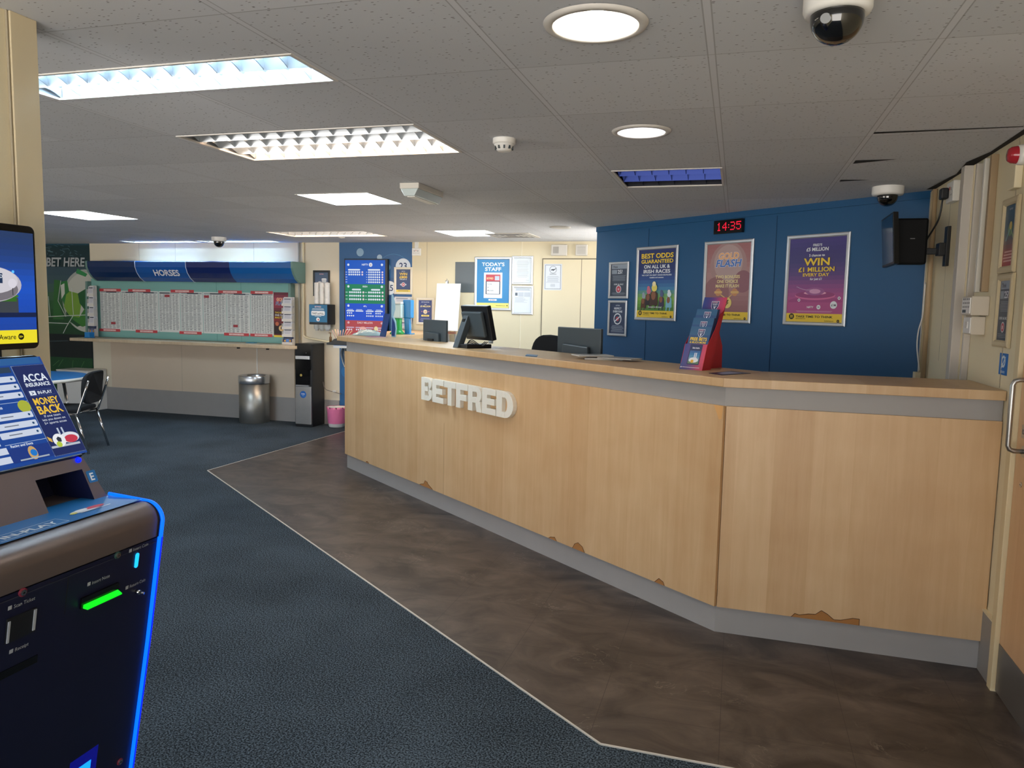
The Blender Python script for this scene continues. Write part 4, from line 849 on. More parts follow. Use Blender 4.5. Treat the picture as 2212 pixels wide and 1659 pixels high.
# cup holder
a_, b_ = at_y(667, 657, FY - .2), at_y(707, 700, FY - .2); W_, H_ = b_.x - a_.x, a_.z - b_.z
ch = thing('cup_dispenser', 'blue and black cup dispenser reading TWIST and PULL', 'cup dispenser', (a_.x, FY, b_.z))
g = G(); g.box(0, W_, -.195, 0, -.01, H_, black); g.obj('case', ch, bevel=.006)
g = G(); g.box(.004, W_ - .004, -.2, -.195, .02, H_ - .004, C('1f6f9c')); a = Art(g, (.004, -.2002, .02), W=W_ - .008, H=H_ - .024); a.text('BETFRED', .5, .84, .08, C('f0d0d4'), w=.36); a.lines(.15, .68, .85, .8, 2, C('c8dce8'), .4); a.round(.12, .38, .88, .64, .06, C('eef3f6')); a.text('TWIST and PULL', .5, .44, .11, C('2a3c44'), w=.66, exact=True); a.lines(.3, .31, .7, .36, 1, C('c8dce8'), .5); a.disc(.5, .16, .1, C('eef3f6'), 16); a.disc(.52, .14, .04, C('c0505c'), 10); g.flat = True; g.obj('front_label', ch)
clear = mat('clear_plastic', 'cfd0cc', .2)
for k in range(3):
    g = G(); x = W_ * (.22 + .28 * k); g.lathe([(.034, -.07), (.04, -.05), (.04, -.01)], clear, (x, -.1, 0), 20, cap=False); g.obj('cup_mouth', ch)
for k in range(3):
    x = a_.x + W_ * (.22 + .28 * k); g = G(); pr_ = [(.001, 0), (.026, 0)]
    for j in range(14): pr_ += [(.033, .0 + .0195 * j + .004), (.036, .0195 * j + .012), (.033, .0195 * j + .016)]
    g.lathe(pr_ + [(.001, .28)], white, (0, 0, 0), 18); tagit(g.obj('cup_stack', None, loc=(x, FY - .1, b_.z + H_)), '%s stack of white cups rising from the dispenser' % ['left', 'middle', 'right'][k], 'cups', 'white cups in the dispenser')
    g = G(); g.lathe([(.022, -.09), (.034, -.012)], white, (0, 0, 0), 18); tagit(g.obj('paper_cup', None, loc=(x, FY - .1, b_.z - .0)), '%s cup showing under the dispenser' % ['left', 'middle', 'right'][k], 'cup', 'white cups in the dispenser')
# water cooler
fyc = 8.42; a_ = at_y(636, 742, fyc); b_ = at_y(674, 918, fyc); W_ = b_.x - a_.x; Hc_ = 1.045; D_ = FY - .02 - fyc
wc = thing('water_cooler', 'black floor standing water cooler with steel lower door', 'water cooler', (a_.x, fyc, 0))
g = G(); g.box(0, W_, .012, D_, .0, Hc_, black); g.obj('cabinet', wc, bevel=.006)
g = G(); g.box(.008, W_ - .008, 0, .012, .72, Hc_ - .005, blackg); g.lathe([(.004, -.001), (.004, .001)], alu, (W_ * .68, 0, .93), 8, 'y'); g.obj('control_panel', wc, bevel=.004)
g = G(); g.box(.02, W_ - .02, -.02, .004, .85, .895, alu); g.obj('button_bar', wc, bevel=.004)
g = G(); g.box(.008, W_ - .03, .006, .012, .53, .72, blackg); g.box(.02, W_ - .04, -.01, .01, .512, .528, mat('drip_grey', '8a8d90', .4)); g.lathe([(.016, .004), (.016, .006)], mat('brass_disc', 'b09a50', .4), (W_ * .36, 0, .65), 14, 'y'); g.obj('dispense_bay', wc)
g = G(); g.box(.006, W_ - .006, -.004, .012, .03, .51, brushed); g.obj('lower_door', wc, bevel=.006)
g = G(); a = Art(g, (W_ * .5, -.0045, .41)); a.disc(0, 0, .045, C('1b63b4'), 24); a.text('Cooler', 0, .0, .018, C(WH), w=.05); a.lines(-.02, -.02, .02, -.01, 1, C('9cc4ea'), .5); g.flat = True; g.obj('round_sticker', wc)
g = G(); x = at_y(690, 742, FY - .1).x; g.tube(curve_pts([(a_.x + W_, FY - .06, .55), (a_.x + W_ + .05, FY - .08, .46), (at_y(722, 850, FY - .05).x, FY - .03, .42), (at_y(735, 850, FY - .05).x, FY - .02, .40)]), .004, mat('cable_grey', '77706a', .6), 6); g.box(at_y(720, 850, FY - .05).x - .015, at_y(720, 850, FY - .05).x + .025, FY - .045, FY - .015, .425, .445, white); tagit(g.obj('power_cable', None), 'thin grey cable hanging beside the water cooler', 'cable')
# bins
g = G(); r = .19; bc = Vector((at_y(549.5, 860, 8.535).x, 8.535, 0))
mb = thing('metal_bin', 'round brushed metal litter bin before the shelf panel', 'bin', bc)
g.lathe([(r - .004, 0), (r, .004), (r, .515), (r - .006, .515), (r - .006, .01), (.001, .01)], mat('bin_metal', 'a9a8a2', .38, metal=.85, var=.2, bscale=9), seg=40, cap=False); g.obj('body', mb)
g = G(); g.lathe([(r + .004, .508), (r + .006, .512), (r + .006, .602), (r, .61), (r - .02, .61), (r - .03, .60), (r - .03, .51)], alu, seg=40, cap=False); g.obj('rim', mb)
pb = thing('pink_bin', 'small waste bin with a pink liner beside the counter end', 'bin', (at_y(729, 900, 8.62).x, 8.60, 0))
g = G(); g.lathe([(.001, 0), (.094, 0), (.10, .012), (.12, .25), (.116, .25), (.09, .012), (.001, .012)], white, seg=28, cap=False); g.obj('body', pb)
g = G(); pk = mat('pink_liner', 'ee82b0', .3, bump=1.0, bscale=25); rows = []
for j in range(9):
    z = .255 - .026 * j; rows.append([((.1235 - .0021 * j) * (1 + .02 * math.sin(9 * t + j)) * math.cos(t), (.1235 - .0021 * j) * (1 + .02 * math.sin(9 * t + j)) * math.sin(t), z) for t in [2 * PI * k / 36 for k in range(36)]])
rows = [[(x * .93, y * .93, .2) for x, y, z in rows[0]]] + rows; g.strip(rows, pk, True, True); g.obj('liner', pb)

# tall information screen on the blue panel
a_, b_ = at_y(743, 559, FY - .06), at_y(836, 727, FY - .06); W_, z1 = b_.x - a_.x, a_.z; z0 = 1.12; H_ = z1 - z0
ts = thing('wall_screen', 'tall portrait screen of lottery results on the blue panel', 'screen', (a_.x, FY, z0), 0)
g = G(); g.box(0, W_, -.055, 0, 0, H_, black); g.obj('case', ts, bevel=.004)
g = G(); a = ScreenArt(g, (.015, -.0555, .015), W=W_ - .045, H=H_ - .03)
a.rect(0, 0, 1, 1, S('1450b8')); a.rect(0, .69, 1, 1, S('1458c0'), 1); a.rect(0, .44, 1, .69, S('14805a'), 0); a.rect(0, .22, 1, .44, S('1450cc'), 0); a.rect(0, 0, 1, .22, S('b0484e'), 0)
sw_ = S('dfe8f4'); a.text('NIFTY', .5, .93, .025, sw_, w=.16); a.disc(.64, .94, .045, S('dfe8f4')); a.text('50', .64, .93, .018, S('b03040'), w=.05)
for x in (.08, .92):
    for y in (.94, .66, .41, .19): a.disc(x, y, .028, S('d8b0b8' if y < .2 else 'dfe8f4'), 10, up=0)
def balls(x0, y, n, r=.021, st=.052, extra=True):
    for k in range(n): a.disc(x0 + k * st, y, r, sw_, 9, up=0)
    if extra: a.disc(x0 + n * st + .02, y, r * 1.05, S('e8d4dc'), 9, up=0)
a.round(.07, .865, .38, .885, .02, sw_, 3); a.round(.57, .865, .88, .885, .02, sw_, 3, up=0)
for r_ in range(5):
    y = .845 - .032 * r_; a.rect(.01, y - .003, .05, y + .003, sw_, 0); a.rect(.53, y - .003, .555, y + .003, sw_, 0); balls(.6, y, 6)
    if r_ < 2: balls(.1, y, 6)
a.text('IRISH', .5, .65, .022, sw_, w=.14); a.round(.17, .61, .4, .63, .02, sw_, 3); a.round(.65, .61, .88, .63, .02, sw_, 3, up=0)
for r_ in range(3):
    y = .585 - .045 * r_; balls(.12, y, 6, .023, .053); balls(.6, y, 6, .023, .053); a.rect(.01, y - .003, .06, y + .003, sw_, 0); a.rect(.5, y - .003, .55, y + .003, sw_, 0)
a.text("49's", .5, .395, .022, sw_, w=.12)
for x in (.03, .26, .52, .75):
    a.lines(x + .02, .355, x + .17, .365, 1, sw_, .6); a.round(x, .335, x + .2, .35, .02, sw_, 3)
    if x != .26: balls(x + .03, .315, 3, .018, .05, False); balls(x + .03, .28, 4, .018, .05, False)
a.text('DAILY MILLION', .5, .18, .026, S('e8c8c4'), w=.38)
for x in (.03, .26, .52, .75): a.round(x, .12, x + .2, .135, .02, S('c8b0c8'), 3); balls(x + .03, .1, 3, .018, .05, False)
a.disc(.45, .12, .09, S('e8b0a8'), 16, .02); a.disc(.78, .12, .05, S('e8d8a0'), 16); a.text('WIN', .6, .08, .03, S('f4e8d0'), w=.12); a.text('£1 MILLION', .6, .045, .025, S('f4e0a0'), w=.3)
g.flat = True; g.obj('display', ts)

# small blue shelf with tray, sugar sticks and tap near the counter end
SY = 7.55; sx_ = at_y(720, 750, SY).x; wz = at_y(735, 746, SY).z; SW = -3.80 - sx_
bs = thing('drinks_shelf', 'small blue shelf with white edge at the counter end', 'shelf', (sx_, SY, 0))
g = G(); g.box(0, SW, 0, .30, wz - .004, wz, C('2a5f96')); g.box(0, SW, -.004, .30, wz - .03, wz - .004, white); g.obj('shelf_board', bs, bevel=.001)
g = G(); g.tube([(.10, .05, wz - .03), (SW - .012, .05, wz - .25)], .008, alu, 8); g.tube([(SW - .012, .05, wz - .28), (SW - .012, .05, wz - .03)], .008, alu, 8); g.obj('bracket', bs)
tx_ = at_y(705, 745, SY + .03).x; TW = -3.83 - tx_
tr = thing('condiment_tray', 'black plastic tray on the small blue shelf', 'tray', (tx_, SY + .03, wz))
g = G(); g.prism([(0, 0, .0), (TW, 0, .0), (TW, 0, .075), (.13, 0, .075), (.09, 0, .065), (.06, 0, .035), (0, 0, .022)], (0, .2, 0), black); g.obj('body', tr, bevel=.004)
for k in range(11):
    g = G(); x = tx_ + .10 + .011 * k; tl = .014 * (k - 4); g.tube([(0, 0, 0), (tl * .9, .01, .085 + .012 * (k % 2))], .0042, C('e2bd92' if k % 3 else 'd9a7a0'), 6); tagit(g.obj('stirrer', None, loc=(x, SY + .06 + .02 * (k % 3), wz + .0755)), 'thin wooden stirrer standing in the black tray', 'stirrer', 'stirrers in the black tray')
g = G(); g.lathe([(.001, 0), (.014, 0), (.015, .06), (.006, .07), (.006, .10)], mat('brown_bottle', '7a5a34', .35), seg=12); g.box(-.02, .008, -.006, .006, .10, .112, mat('brown_bottle', '7a5a34')); tagit(g.obj('pump_bottle', None, loc=(tx_ + .035, SY + .06, wz + .024)), 'small brown pump bottle on the black tray', 'bottle')
g = G()
for k in range(4): g.tube(curve_pts([(sx_ + .05 + .02 * k, SY + .1, wz - .034), (sx_ + .03 + .02 * k, SY + .12, wz - .12), (sx_ + .07 + .03 * k, SY + .14, wz - .26), (sx_ + .15 + .03 * k, SY + .15, wz - .36)]), .008, darkg if k % 2 else alu, 7)
tagit(g.obj("cable_bundle"), "grey looping hoses hanging under the small blue shelf", "cable")

# ================================================================== THINGS ON THE COUNTER
ca = math.atan2(d1.y, d1.x)
# leaflet stand
lp = Vector((-.285, 4.165, CT)); lr = math.radians(-27)
ls = thing('leaflet_stand', 'red and purple cardboard leaflet stand on the counter', 'leaflet stand', lp, lr)
w_ = .135; cd_, cb_ = '4a3f80', 'c84a68'
purple = mat('stand_purple', '3f4384', .45)
def grad_art(g, o, v, W, H, n=(0, -1, 0)):
    a = Art(g, o, v=v, n=n, W=W, H=H); cs = ['35498c', '4a4584', '7a4a86', 'b84a72', 'cf4860']
    for i in range(12):
        t = (i + .5) / 12 * 4; k = min(int(t), 3); f = t - k; A, B = [[int(c[j:j+2], 16) for j in (0, 2, 4)] for c in (cs[k], cs[k + 1])]
        a.rect(i / 12, 0, (i + 1) / 12, 1, C(''.join('%02x' % int(x + (y - x) * f) for x, y in zip(A, B))), 1 if i == 0 else 0)
    return a
def shield(a, x, y, r):
    k = a.W / a.H
    def sh_(q): return [(x - r * q, y + r * k * q), (x + r * q, y + r * k * q), (x + r * .95 * q, y - r * k * .3 * q), (x + r * .6 * q, y - r * k * 1.0 * q), (x, y - r * k * 1.45 * q), (x - r * .6 * q, y - r * k * 1.0 * q), (x - r * .95 * q, y - r * k * .3 * q)]
    a.poly(sh_(1.0), C('e6e9f0')); a.poly(sh_(.9), C('2c3f70')); a.text('BETFRED', x, y + r * k * .5, r * k * .3, C('e8b8c0'), w=r * 1.3, exact=True); a.text('SPORTS', x, y + r * k * .05, r * k * .34, C(WH), w=r * 1.2, exact=True); a.text('CLUB', x, y - r * k * .35, r * k * .26, C(WH), w=r * .9); a.poly([(x - r * .3, y - r * k * .45), (x + r * .3, y - r * k * .45), (x, y - r * k * 1.15)], C('dfe6ee'))
tl = Vector((0, .17, .40)); Lh = tl.length; tn = tl / Lh; nn = Vector((0, -tn.z, tn.y))
g = G(); g.prism([(0, .085, 0), (0, .089, 0), (0, .089 + .15, .385), (0, .085 + .15, .385)], (w_, 0, 0), red_c); v_ = Vector((0, .15, .385)); a = grad_art(g, (0, .0845, 0), tuple(v_ / v_.length), w_, v_.length, (0, -.93, .36)); shield(a, .55, .89, .17); g.flat = True; g.obj('back_board', ls)
g = G()
for x in (0, w_ - .002):
    pts = [(x, 0, 0), (x, .09, 0), (x, .235, .37), (x, .175, .275), (x, .16, .255), (x, .135, .265), (x, .11, .20), (x, .10, .19), (x, .08, .20), (x, .045, .125)]
    pts = [(x, 0, 0), (x, .09, 0), (x, .212, .32), (x, .165, .29), (x, .12, .215), (x, .045, .13)]
    g.prism(pts, (.002, 0, 0), red_c)
g.obj('side_wall', ls)
g = G(); v_ = Vector((0, .05, .135)); g.prism([(0, 0, 0), (0, .002, 0), (0, .052, .135), (0, .05, .135)], (w_, 0, 0), red_c); a = grad_art(g, (0, -.0005, 0), tuple(v_ / v_.length), w_, v_.length, (0, -.94, .35)); a.round(.26, .2, .8, .99, .03, C('25365f')); a.text('lots more', .53, .82, .07, C(WH), w=.3); a.grad(.3, .24, .76, .74, ['5a7a4a', '7fa0b8', '2f7fae', '2c5a98'], 6); a.disc(.53, .38, .2, C('dfe4e8'), 16, .1); a.disc(.48, .33, .07, C('d8a63c'), 10); a.rect(.52, .45, .56, .66, C('d8dee8')); a.rect(.59, .45, .63, .66, C('d8dee8'), 0); a.disc(.06, .09, .03, C('e8e8f4'), 10); a.lines(.1, .07, .88, .11, 1, C('e0d4e4'), .5); g.flat = True; g.obj('front_pocket', ls)
g = G(); g.prism([(w_ * .6, .20, .30), (w_ * .6, .30, .12), (w_ * .6, .305, 0), (w_ * .6, .14, 0)], (.004, 0, 0), red_c); g.obj('rear_strut', ls)
Ms = Matrix.Translation(lp) @ Matrix.Rotation(lr, 4, 'Z')
for k, (y0, z0, hh, nm_) in enumerate(((.008, .002, .242, 'front'), (.045, .09, .197, 'middle'), (.088, .16, .172, 'rear'))):
    v_ = Vector((0, .37, .93)); g = G(); W_ = w_ - .012; e_ = v_ * hh; g.prism([(0, 0, 0), (0, .022, 0), (0, .022 + e_.y, e_.z), (0, e_.y, e_.z)], (W_, 0, 0), C('2c4272')); a = Art(g, (0, -.0005, 0), v=tuple(v_), n=(0, -.93, .37), W=W_, H=hh); a.grad(0, 0, 1, 1, ['2c4272', '2f4a7c', '3b6a8c'], 5); shield(a, .55, .86 if k == 0 else .80, .16)
    if k == 0: a.text('FREE BETS', .5, .67, .075, C(YE), w=.8, bold=.04, exact=True); a.text('& MUCH MORE', .5, .605, .045, C(YE), w=.78, exact=True)
    g.flat = True; p = Ms @ Vector((.006, y0, z0)); tagit(g.obj('leaflet_stack', None, loc=p, rz=lr), '%s blue sports club leaflets in the red counter stand' % nm_, 'leaflets', 'leaflets in the red counter stand')
# loose flyer lying by the stand
P4 = [at_z(px, py, CT) for px, py in ((1531, 806.6), (1559, 811), (1622, 807), (1580, 802))]
g = G(); g.prism([(p.x, p.y, CT + .0005) for p in P4], (0, 0, .0015), C('1d2440')); c = sum(P4, Vector()) / 4
g.face([(c.x + (p.x - c.x) * .6, c.y + (p.y - c.y) * .6, CT + .0023) for p in P4], C('8c94b0')); tagit(g.obj('flyer', None), 'dark flyer lying flat beside the red leaflet stand', 'flyer')
def on_counter(u, back): p = K0 + d1 * u - n1 * back; return p
# small blue card and pile of papers
P4 = [at_z(px, py, CT) for px, py in ((1135, 769), (1160, 771), (1162, 768), (1138, 766))]
g = G(); g.prism([(p.x, p.y, CT + .0005) for p in P4], (0, 0, .004), C('1f6a9c')); tagit(g.obj('card', None), 'small blue card on the counter before the black chair', 'card')
for k, (x, y) in enumerate(((1300, 777), (1335, 779), (1275, 775))):
    q = at_z(x, y, CT); g = G(); g.prism([Vector((-.11, -.07, .0)), Vector((.12, -.08, 0)), Vector((.13, .06, 0)), Vector((-.1, .08, 0))], (0, 0, .006 + .004 * (k == 0)), C(['c4c0b6', 'b8b4ac', 'd4d0c8'][k])); g.box(-.06, .06, -.03, .03, .0062 + .004 * (k == 0), .0066 + .004 * (k == 0), C('9a8f86')); tagit(g.obj('paper_pile', None, loc=(q.x, q.y + .02, CT + .0005 + [0, .0112, .0][k] * 0 + [0, .0105, .0175][k]), rz=[.2, -.3, .6][k]), ['lowest sheaf of papers by the right monitor', 'sheaf lying over the right side of the papers by the monitor', 'top left sheaf of papers by the right monitor'][k], 'papers', 'loose papers by the right monitor')

# monitors
def monitor(label, p, rz, W, H, zb, zt, desk):
    t = thing('monitor', label, 'monitor', (p.x, p.y, desk), rz, 'monitors behind the counter'); b = zb - desk; h = zt - zb; y0 = 0
    g = G(); g.box(-W / 2, W / 2, 0, .022, b, b + h, darkg); g.obj('screen_shell', t, bevel=.005)
    g = G(); g.box(-W / 2 + .012, W / 2 - .012, .0222, .0232, b + .015, b + h - .012, blackg); g.obj('display', t)
    g = G(); g.prism([(-W * .32, 0, b + .02), (W * .30, 0, b + .02), (W * .28, 0, b + h * .58), (-W * .30, 0, b + h * .62)], (0, -.03, 0), darkg); g.obj('rear_bulge', t, bevel=.008)
    g = G(); g.box(-.045, .045, -.045, -.01, .01, b + h * .4, black); g.obj('stand_neck', t, bevel=.004)
    g = G(); g.lathe([(.001, 0), (.11, 0), (.11, .008), (.03, .016), (.001, .016)], black, (0, 0, 0), 28, cap=False); g.obj('stand_base', t); return t
DESK = .92
g = G(); o1 = [K0 - n1 * .505 + d1 * .56, off_corner(-.505), K2 - n2 * .505 - d2 * .0, K2 - n2 * .95, off_corner(-.98), K0 - n1 * .98 + d1 * .56]
for q in ((0, 1, 4, 5), (1, 2, 3, 4)): g.prism([L_(o1[k], DESK - .03) for k in q], (0, 0, .03), WD2)
g.obj('staff_desk', ct)
g = G(); o1 = [K0 - n1 * .47 + d1 * .56, off_corner(-.47), K2 - n2 * .47, K2 - n2 * .50, off_corner(-.50), K0 - n1 * .50 + d1 * .56]
for q in ((0, 1, 4, 5), (1, 2, 3, 4)): g.prism([L_(o1[k], .0) for k in q], (0, 0, CU - .001), grey)
g.obj('staff_side_panel', ct)
p = at_y(938, 700, 6.22); p = Vector((p.x, p.y, 0)); zt = at_y(938, 691, 6.22).z
monitor('black monitor seen from behind, left of the touch screen till', p, ca, .40, .27, zt - .27, zt, DESK)
p = at_y(1250, 710, 5.22); p = Vector((p.x, p.y, 0)); zt = at_y(1250, 708, 5.22).z
monitor('black monitor seen from behind, nearest the blue wall', p, ca, .46, .30, zt - .30, zt, DESK)
# touch screen till with slanted arm
q = at_z(1000, 752, CT); tp = Vector((q.x, q.y, CT)) 
tp.x -= .03; tp.y += .01
tt = thing('touch_till', 'touch screen till on a slanted arm standing on the counter', 'till', tp, ca)
g = G(); g.box(-.04, .10, .0, .22, 0, .03, black); g.obj('base', tt, bevel=.006)
g = G(); g.prism([(-.07, -.02, 0), (-.07, .03, 0), (-.07, .115, .225), (-.07, .07, .24)], (.07, 0, 0), darkg); g.obj('arm', tt, bevel=.005)
g = G(); g.box(-.052, -.018, .052, .066, .185, .215, black); g.obj('arm_slot', tt)
Mt = Matrix.Translation((.035, .12, .185)) @ Matrix.Rotation(math.radians(13), 4, 'X')
g = G(); g.box(-.18, .18, .0, .04, -.13, .13, black, Mt); g.obj('screen_shell', tt, bevel=.006)
g = G(); g.box(-.14, .13, -.03, .0, -.10, .09, darkg, Mt); g.obj('rear_housing', tt, bevel=.008)
g = G(); g.box(-.165, .165, .0405, .0415, -.115, .115, blackg, Mt); g.obj('display', tt)
g = G()
for k in range(3): g.tube(curve_pts([(.10 + .02 * k, .16, .05), (.06 + .02 * k, .13, .02), (-.0 + .01 * k, .09, .04 + .01 * k), (.0, .06, .02)]), .0035, black, 6)
g.tube(curve_pts([(-.08, .02, .005), (-.12, .06, .03), (-.13, .10, .035), (-.1, .12, .004)]), .005, black, 6); g.obj('cable', tt)
# black office chair
q = at_y(1192, 740, 6.35); cp = Vector((q.x, q.y, 0)); ctop = at_y(1190, 723, 6.35).z
oc = thing('office_chair', 'black office chair with rounded back behind the counter', 'chair', cp, ca + .15 + PI)
g = G(); rows = []
for y in (0, .05):
    rows.append([(.27 * math.copysign(abs(math.cos(t)) ** .8, math.cos(t)), y - .06 * math.cos(t) ** 2, ctop - .29 + .29 * math.copysign(abs(math.sin(t)) ** .85, math.sin(t))) for t in [2 * PI * k / 32 for k in range(32)]])
R_ = g.strip(rows, blackf, True, True)
for row in R_: f = g.bm.faces.new(row); f.material_index = 0
g.obj('backrest', oc, bevel=.015)
g = G(); g.lathe([(.001, .60), (.22, .60), (.25, .62), (.25, .66), (.22, .68), (.001, .68)], blackf, (0, .27, 0), 28); g.obj('seat', oc)
g = G(); g.tube([(0, .27, .10), (0, .27, .60)], .025, chrome, 12); g.tube([(0, .1, .60), (0, -.0, .62), (0, -.0, .95)], .02, black, 8); g.obj('stem', oc)
for k in range(5):
    t = 2 * PI * k / 5; g = G(); g.tube([(0, .27, .10), (.27 * math.cos(t), .27 + .27 * math.sin(t), .07)], [.025, .014], black, 8); g.lathe([(.025, -.012), (.025, .012)], black, (.27 * math.cos(t), .27 + .27 * math.sin(t), .026), 14, 'y'); g.obj('leg', oc)

# left end of the counter
q = at_z(783, 726, CT)
g = G(); rnd = random.Random(5); rows = []; n = 30
for j in range(7):
    rr = 1 - j / 6.5; rows.append([((.15 * rr + .03 * rnd.random()) * math.cos(2 * PI * k / n) * 1.0, (.09 * rr + .02 * rnd.random()) * math.sin(2 * PI * k / n), .004 + .05 * (1 - rr ** 1.6) + (.012 * rnd.random() if j else 0)) for k in range(n)])
R_ = g.strip(rows, mat('bag_plastic', 'a9bfc0', .25, bump=1, bscale=30), True, True); g.bm.faces.new(R_[-1]); tagit(g.obj('plastic_bag', None, loc=(q.x, q.y + .12, CT)), 'crumpled pale plastic bag on the left end of the counter', 'bag')
q = at_z(808, 728, CT); g = G(); g.prism([(-.10, -.05, .001), (.10, -.06, .001), (.12, .08, .001), (-.07, .09, .001)], (0, 0, .002), C('d8b8cc')); g.prism([(-.08, -.04, .0035), (.07, -.05, .0035), (.08, .05, .0035), (-.06, .06, .0035)], (0, 0, .001), C('c88aa8')); tagit(g.obj('leaflet', None, loc=(q.x, q.y, CT), rz=ca), 'pinkish leaflet lying in front of the plastic bag', 'leaflet')
q = at_z(826, 727, CT)
sg2 = thing('table_sign', 'navy sign with a tall curved white-edged back on the counter', 'sign', (q.x, q.y, CT), ca)
g = G(); g.prism([(-.06, 0, 0), (.06, 0, 0), (.06, .05, .22), (-.06, .05, .22)], (0, .006, 0), C('23407c')); g.obj('panel', sg2)
g = G(); pts = [(.07, .06, 0), (.15, .06, 0), (.17, .06, .08), (.155, .06, .15), (.10, .06, .20), (.14, .06, .27), (.13, .06, .34), (.09, .06, .40), (.07, .06, .41)]
g.prism(pts, (0, .008, 0), C('9cc4d8')); g.obj('curved_fin', sg2, bevel=.001)
g = G(); g.prism([(.078, .0585, .01), (.142, .0585, .01), (.158, .0585, .08), (.14, .0585, .14), (.085, .0585, .19)], (0, .001, 0), C('23407c')); g.obj('fin_print', sg2)
q = at_z(858, 722, CT)
hs = thing('sanitiser_dispenser', 'green based hand sanitiser dispenser with a clear top', 'dispenser', (q.x, q.y, CT))
gr = mat('green_plastic', '2aa04c', .3)
g = G(); g.lathe([(.001, 0), (.075, 0), (.078, .012), (.06, .03), (.05, .05), (.048, .15), (.05, .165), (.001, .165)], gr, seg=28); g.obj('base', hs)
g = G(); g.box(-.055, .06, -.04, .05, .165, .315, mat('frosted_clear', 'bcd0cc', .2)); g.obj('bottle', hs, bevel=.015)
g = G(); g.box(-.05, .055, -.035, .045, .315, .335, white); g.obj('lid', hs, bevel=.004)
q = at_z(876, 722, CT)
hb = thing('tissue_dispenser', 'bright blue dispenser beside the green sanitiser', 'dispenser', (q.x, q.y, CT))
bb = mat('bright_blue', '1f86c4', .35)
g = G(); g.box(-.02, .07, -.03, .06, .17, .36, bb); g.obj('head', hb, bevel=.008); g = G(); g.prism([(.0, -.02, 0), (.055, -.02, 0), (.05, -.02, .17), (-.01, -.02, .17)], (0, .05, 0), bb); g.obj('column', hb, bevel=.004); g = G(); g.box(-.03, .075, -.05, .07, 0, .01, bb); g.obj('foot', hb, bevel=.003)

# ================================================================== FAR LEFT CORNER
mx0, mx1 = -10.19, -8.745
g = G(); g.box(mx0, mx1, FARY - .004, FARY, 0, CEIL, C('16343c')); a = Art(g, (0, FARY - .005, 0)); a.l = .0004
def mp(px, py): q = at_y(px, py, FARY); return q.x, q.z
def mpoly(pts, c): a.poly([mp(*p) for p in pts], C(c))
z_ = lambda py: mp(150, py)[1]
a.rect(mx0, z_(530), mx1, CEIL, C('1f4a5c')); rnd = random.Random(9)
for k in range(26):
    x, z = rnd.uniform(-9.5, -8.8), rnd.uniform(z_(552), z_(528)); a.line(x, z, x + rnd.uniform(-.12, .12), z + rnd.uniform(-.03, .03), .004, C('6f95a4'), 0)
for i, c in enumerate(['234a56', '2a4f66', '31506e', '3c5672', '4a5f6c', '4f6a5c', '3f6b48', '33663c', '2b5e36', '24552f', '1f4a2b', '1a3f28']):
    z1 = z_(577) - (z_(577) - z_(722)) * i / 12; a.rect(mx0, z1 - (z_(577) - z_(722)) / 12, mx1, z1, C(c), 0)
a.rect(mx0, z_(722), mx1, z_(577), C('2a5638'), 0)
bands = ['36505e', '3a5560', '3e5f5a', '3a6448', '2f6038', '275832', '21502e', '1d472b']
for i, c in enumerate(bands): a.rect(mx0, z_(577 + 145 * (i + 1) / 8), mx1, z_(577 + 145 * i / 8), C(c), 1 if i == 0 else 0)
bxc, bzc = mp(186, 650); br = .41      # the football
a.d += 1
a.disc(bxc, bzc, br, C('a7aca6'), 48, .44, up=1); a.disc(bxc + .01, bzc - .02, br - .02, C('c3c4ba'), 48, .42)
mpoly([(128, 610), (146, 606), (150, 628), (160, 640), (140, 660), (133, 640)], '2d7a3c'); mpoly([(132, 616), (140, 612), (141, 634), (134, 646)], 'cfd2c8')
mpoly([(144, 636), (152, 629), (170, 634), (176, 660), (172, 688), (150, 682), (139, 662)], '79a23c'); mpoly([(169, 634), (186, 624), (196, 632), (196, 664), (183, 668), (173, 655)], '1f5c33')
mpoly([(150, 682), (172, 686), (183, 668), (197, 666), (196, 700), (180, 706), (160, 699)], '3d7f35'); mpoly([(144, 672), (158, 690), (176, 703), (168, 706), (150, 693), (144, 683)], '1c5230')
mpoly([(168, 580), (190, 592), (186, 598), (165, 590)], '2f8a50'); mpoly([(118, 604), (131, 606), (126, 650), (140, 690), (116, 690)], '2f6a34')
nt = C('c8d2cc')
for p, q in (((105, 684), (192, 680)), ((105, 697), (150, 699)), ((156, 622), (160, 680)), ((160, 681), (146, 704)), ((146, 704), (138, 720)), ((106, 640), (110, 684)), ((133, 606), (127, 650)), ((127, 650), (144, 684))):
    (x0, y0), (x1, y1) = mp(*p), mp(*q); a.line(x0, y0, x1, y1, .010, nt)
a.rect(mx0, z_(800), mx1, z_(722), C('0d1a20')); a.rect(mx0, 0, mx1, z_(772), C('174a2a'))
for p, q in (((116, 790), (130, 778)), ((128, 792), (138, 776)), ((158, 795), (160, 778)), ((176, 796), (184, 780))):
    (x0, y0), (x1, y1) = mp(*p), mp(*q); a.line(x0, y0, x1, y1, .008, C('4d7d4c'))
(x0, y0), (x1, y1) = mp(107, 737), mp(150, 736); a.line(x0, y0, x1, y1, .006, C('52666e'))
x0, y0 = mp(102, 575); x1, y1 = mp(184, 575); a.text('BET HERE', x0, y0 + .0, .125, mat('mural_letter', 'aeb4b8', .4), w=x1 - x0, al='l', bold=.05, shear=.12, exact=True)
g.flat = True; tagit(g.obj('wall_mural', None), 'large football mural with BET HERE lettering in the far corner', 'mural')
a_ = at_y(165, 800, 8.2); b_ = at_y(231, 890, 8.25)
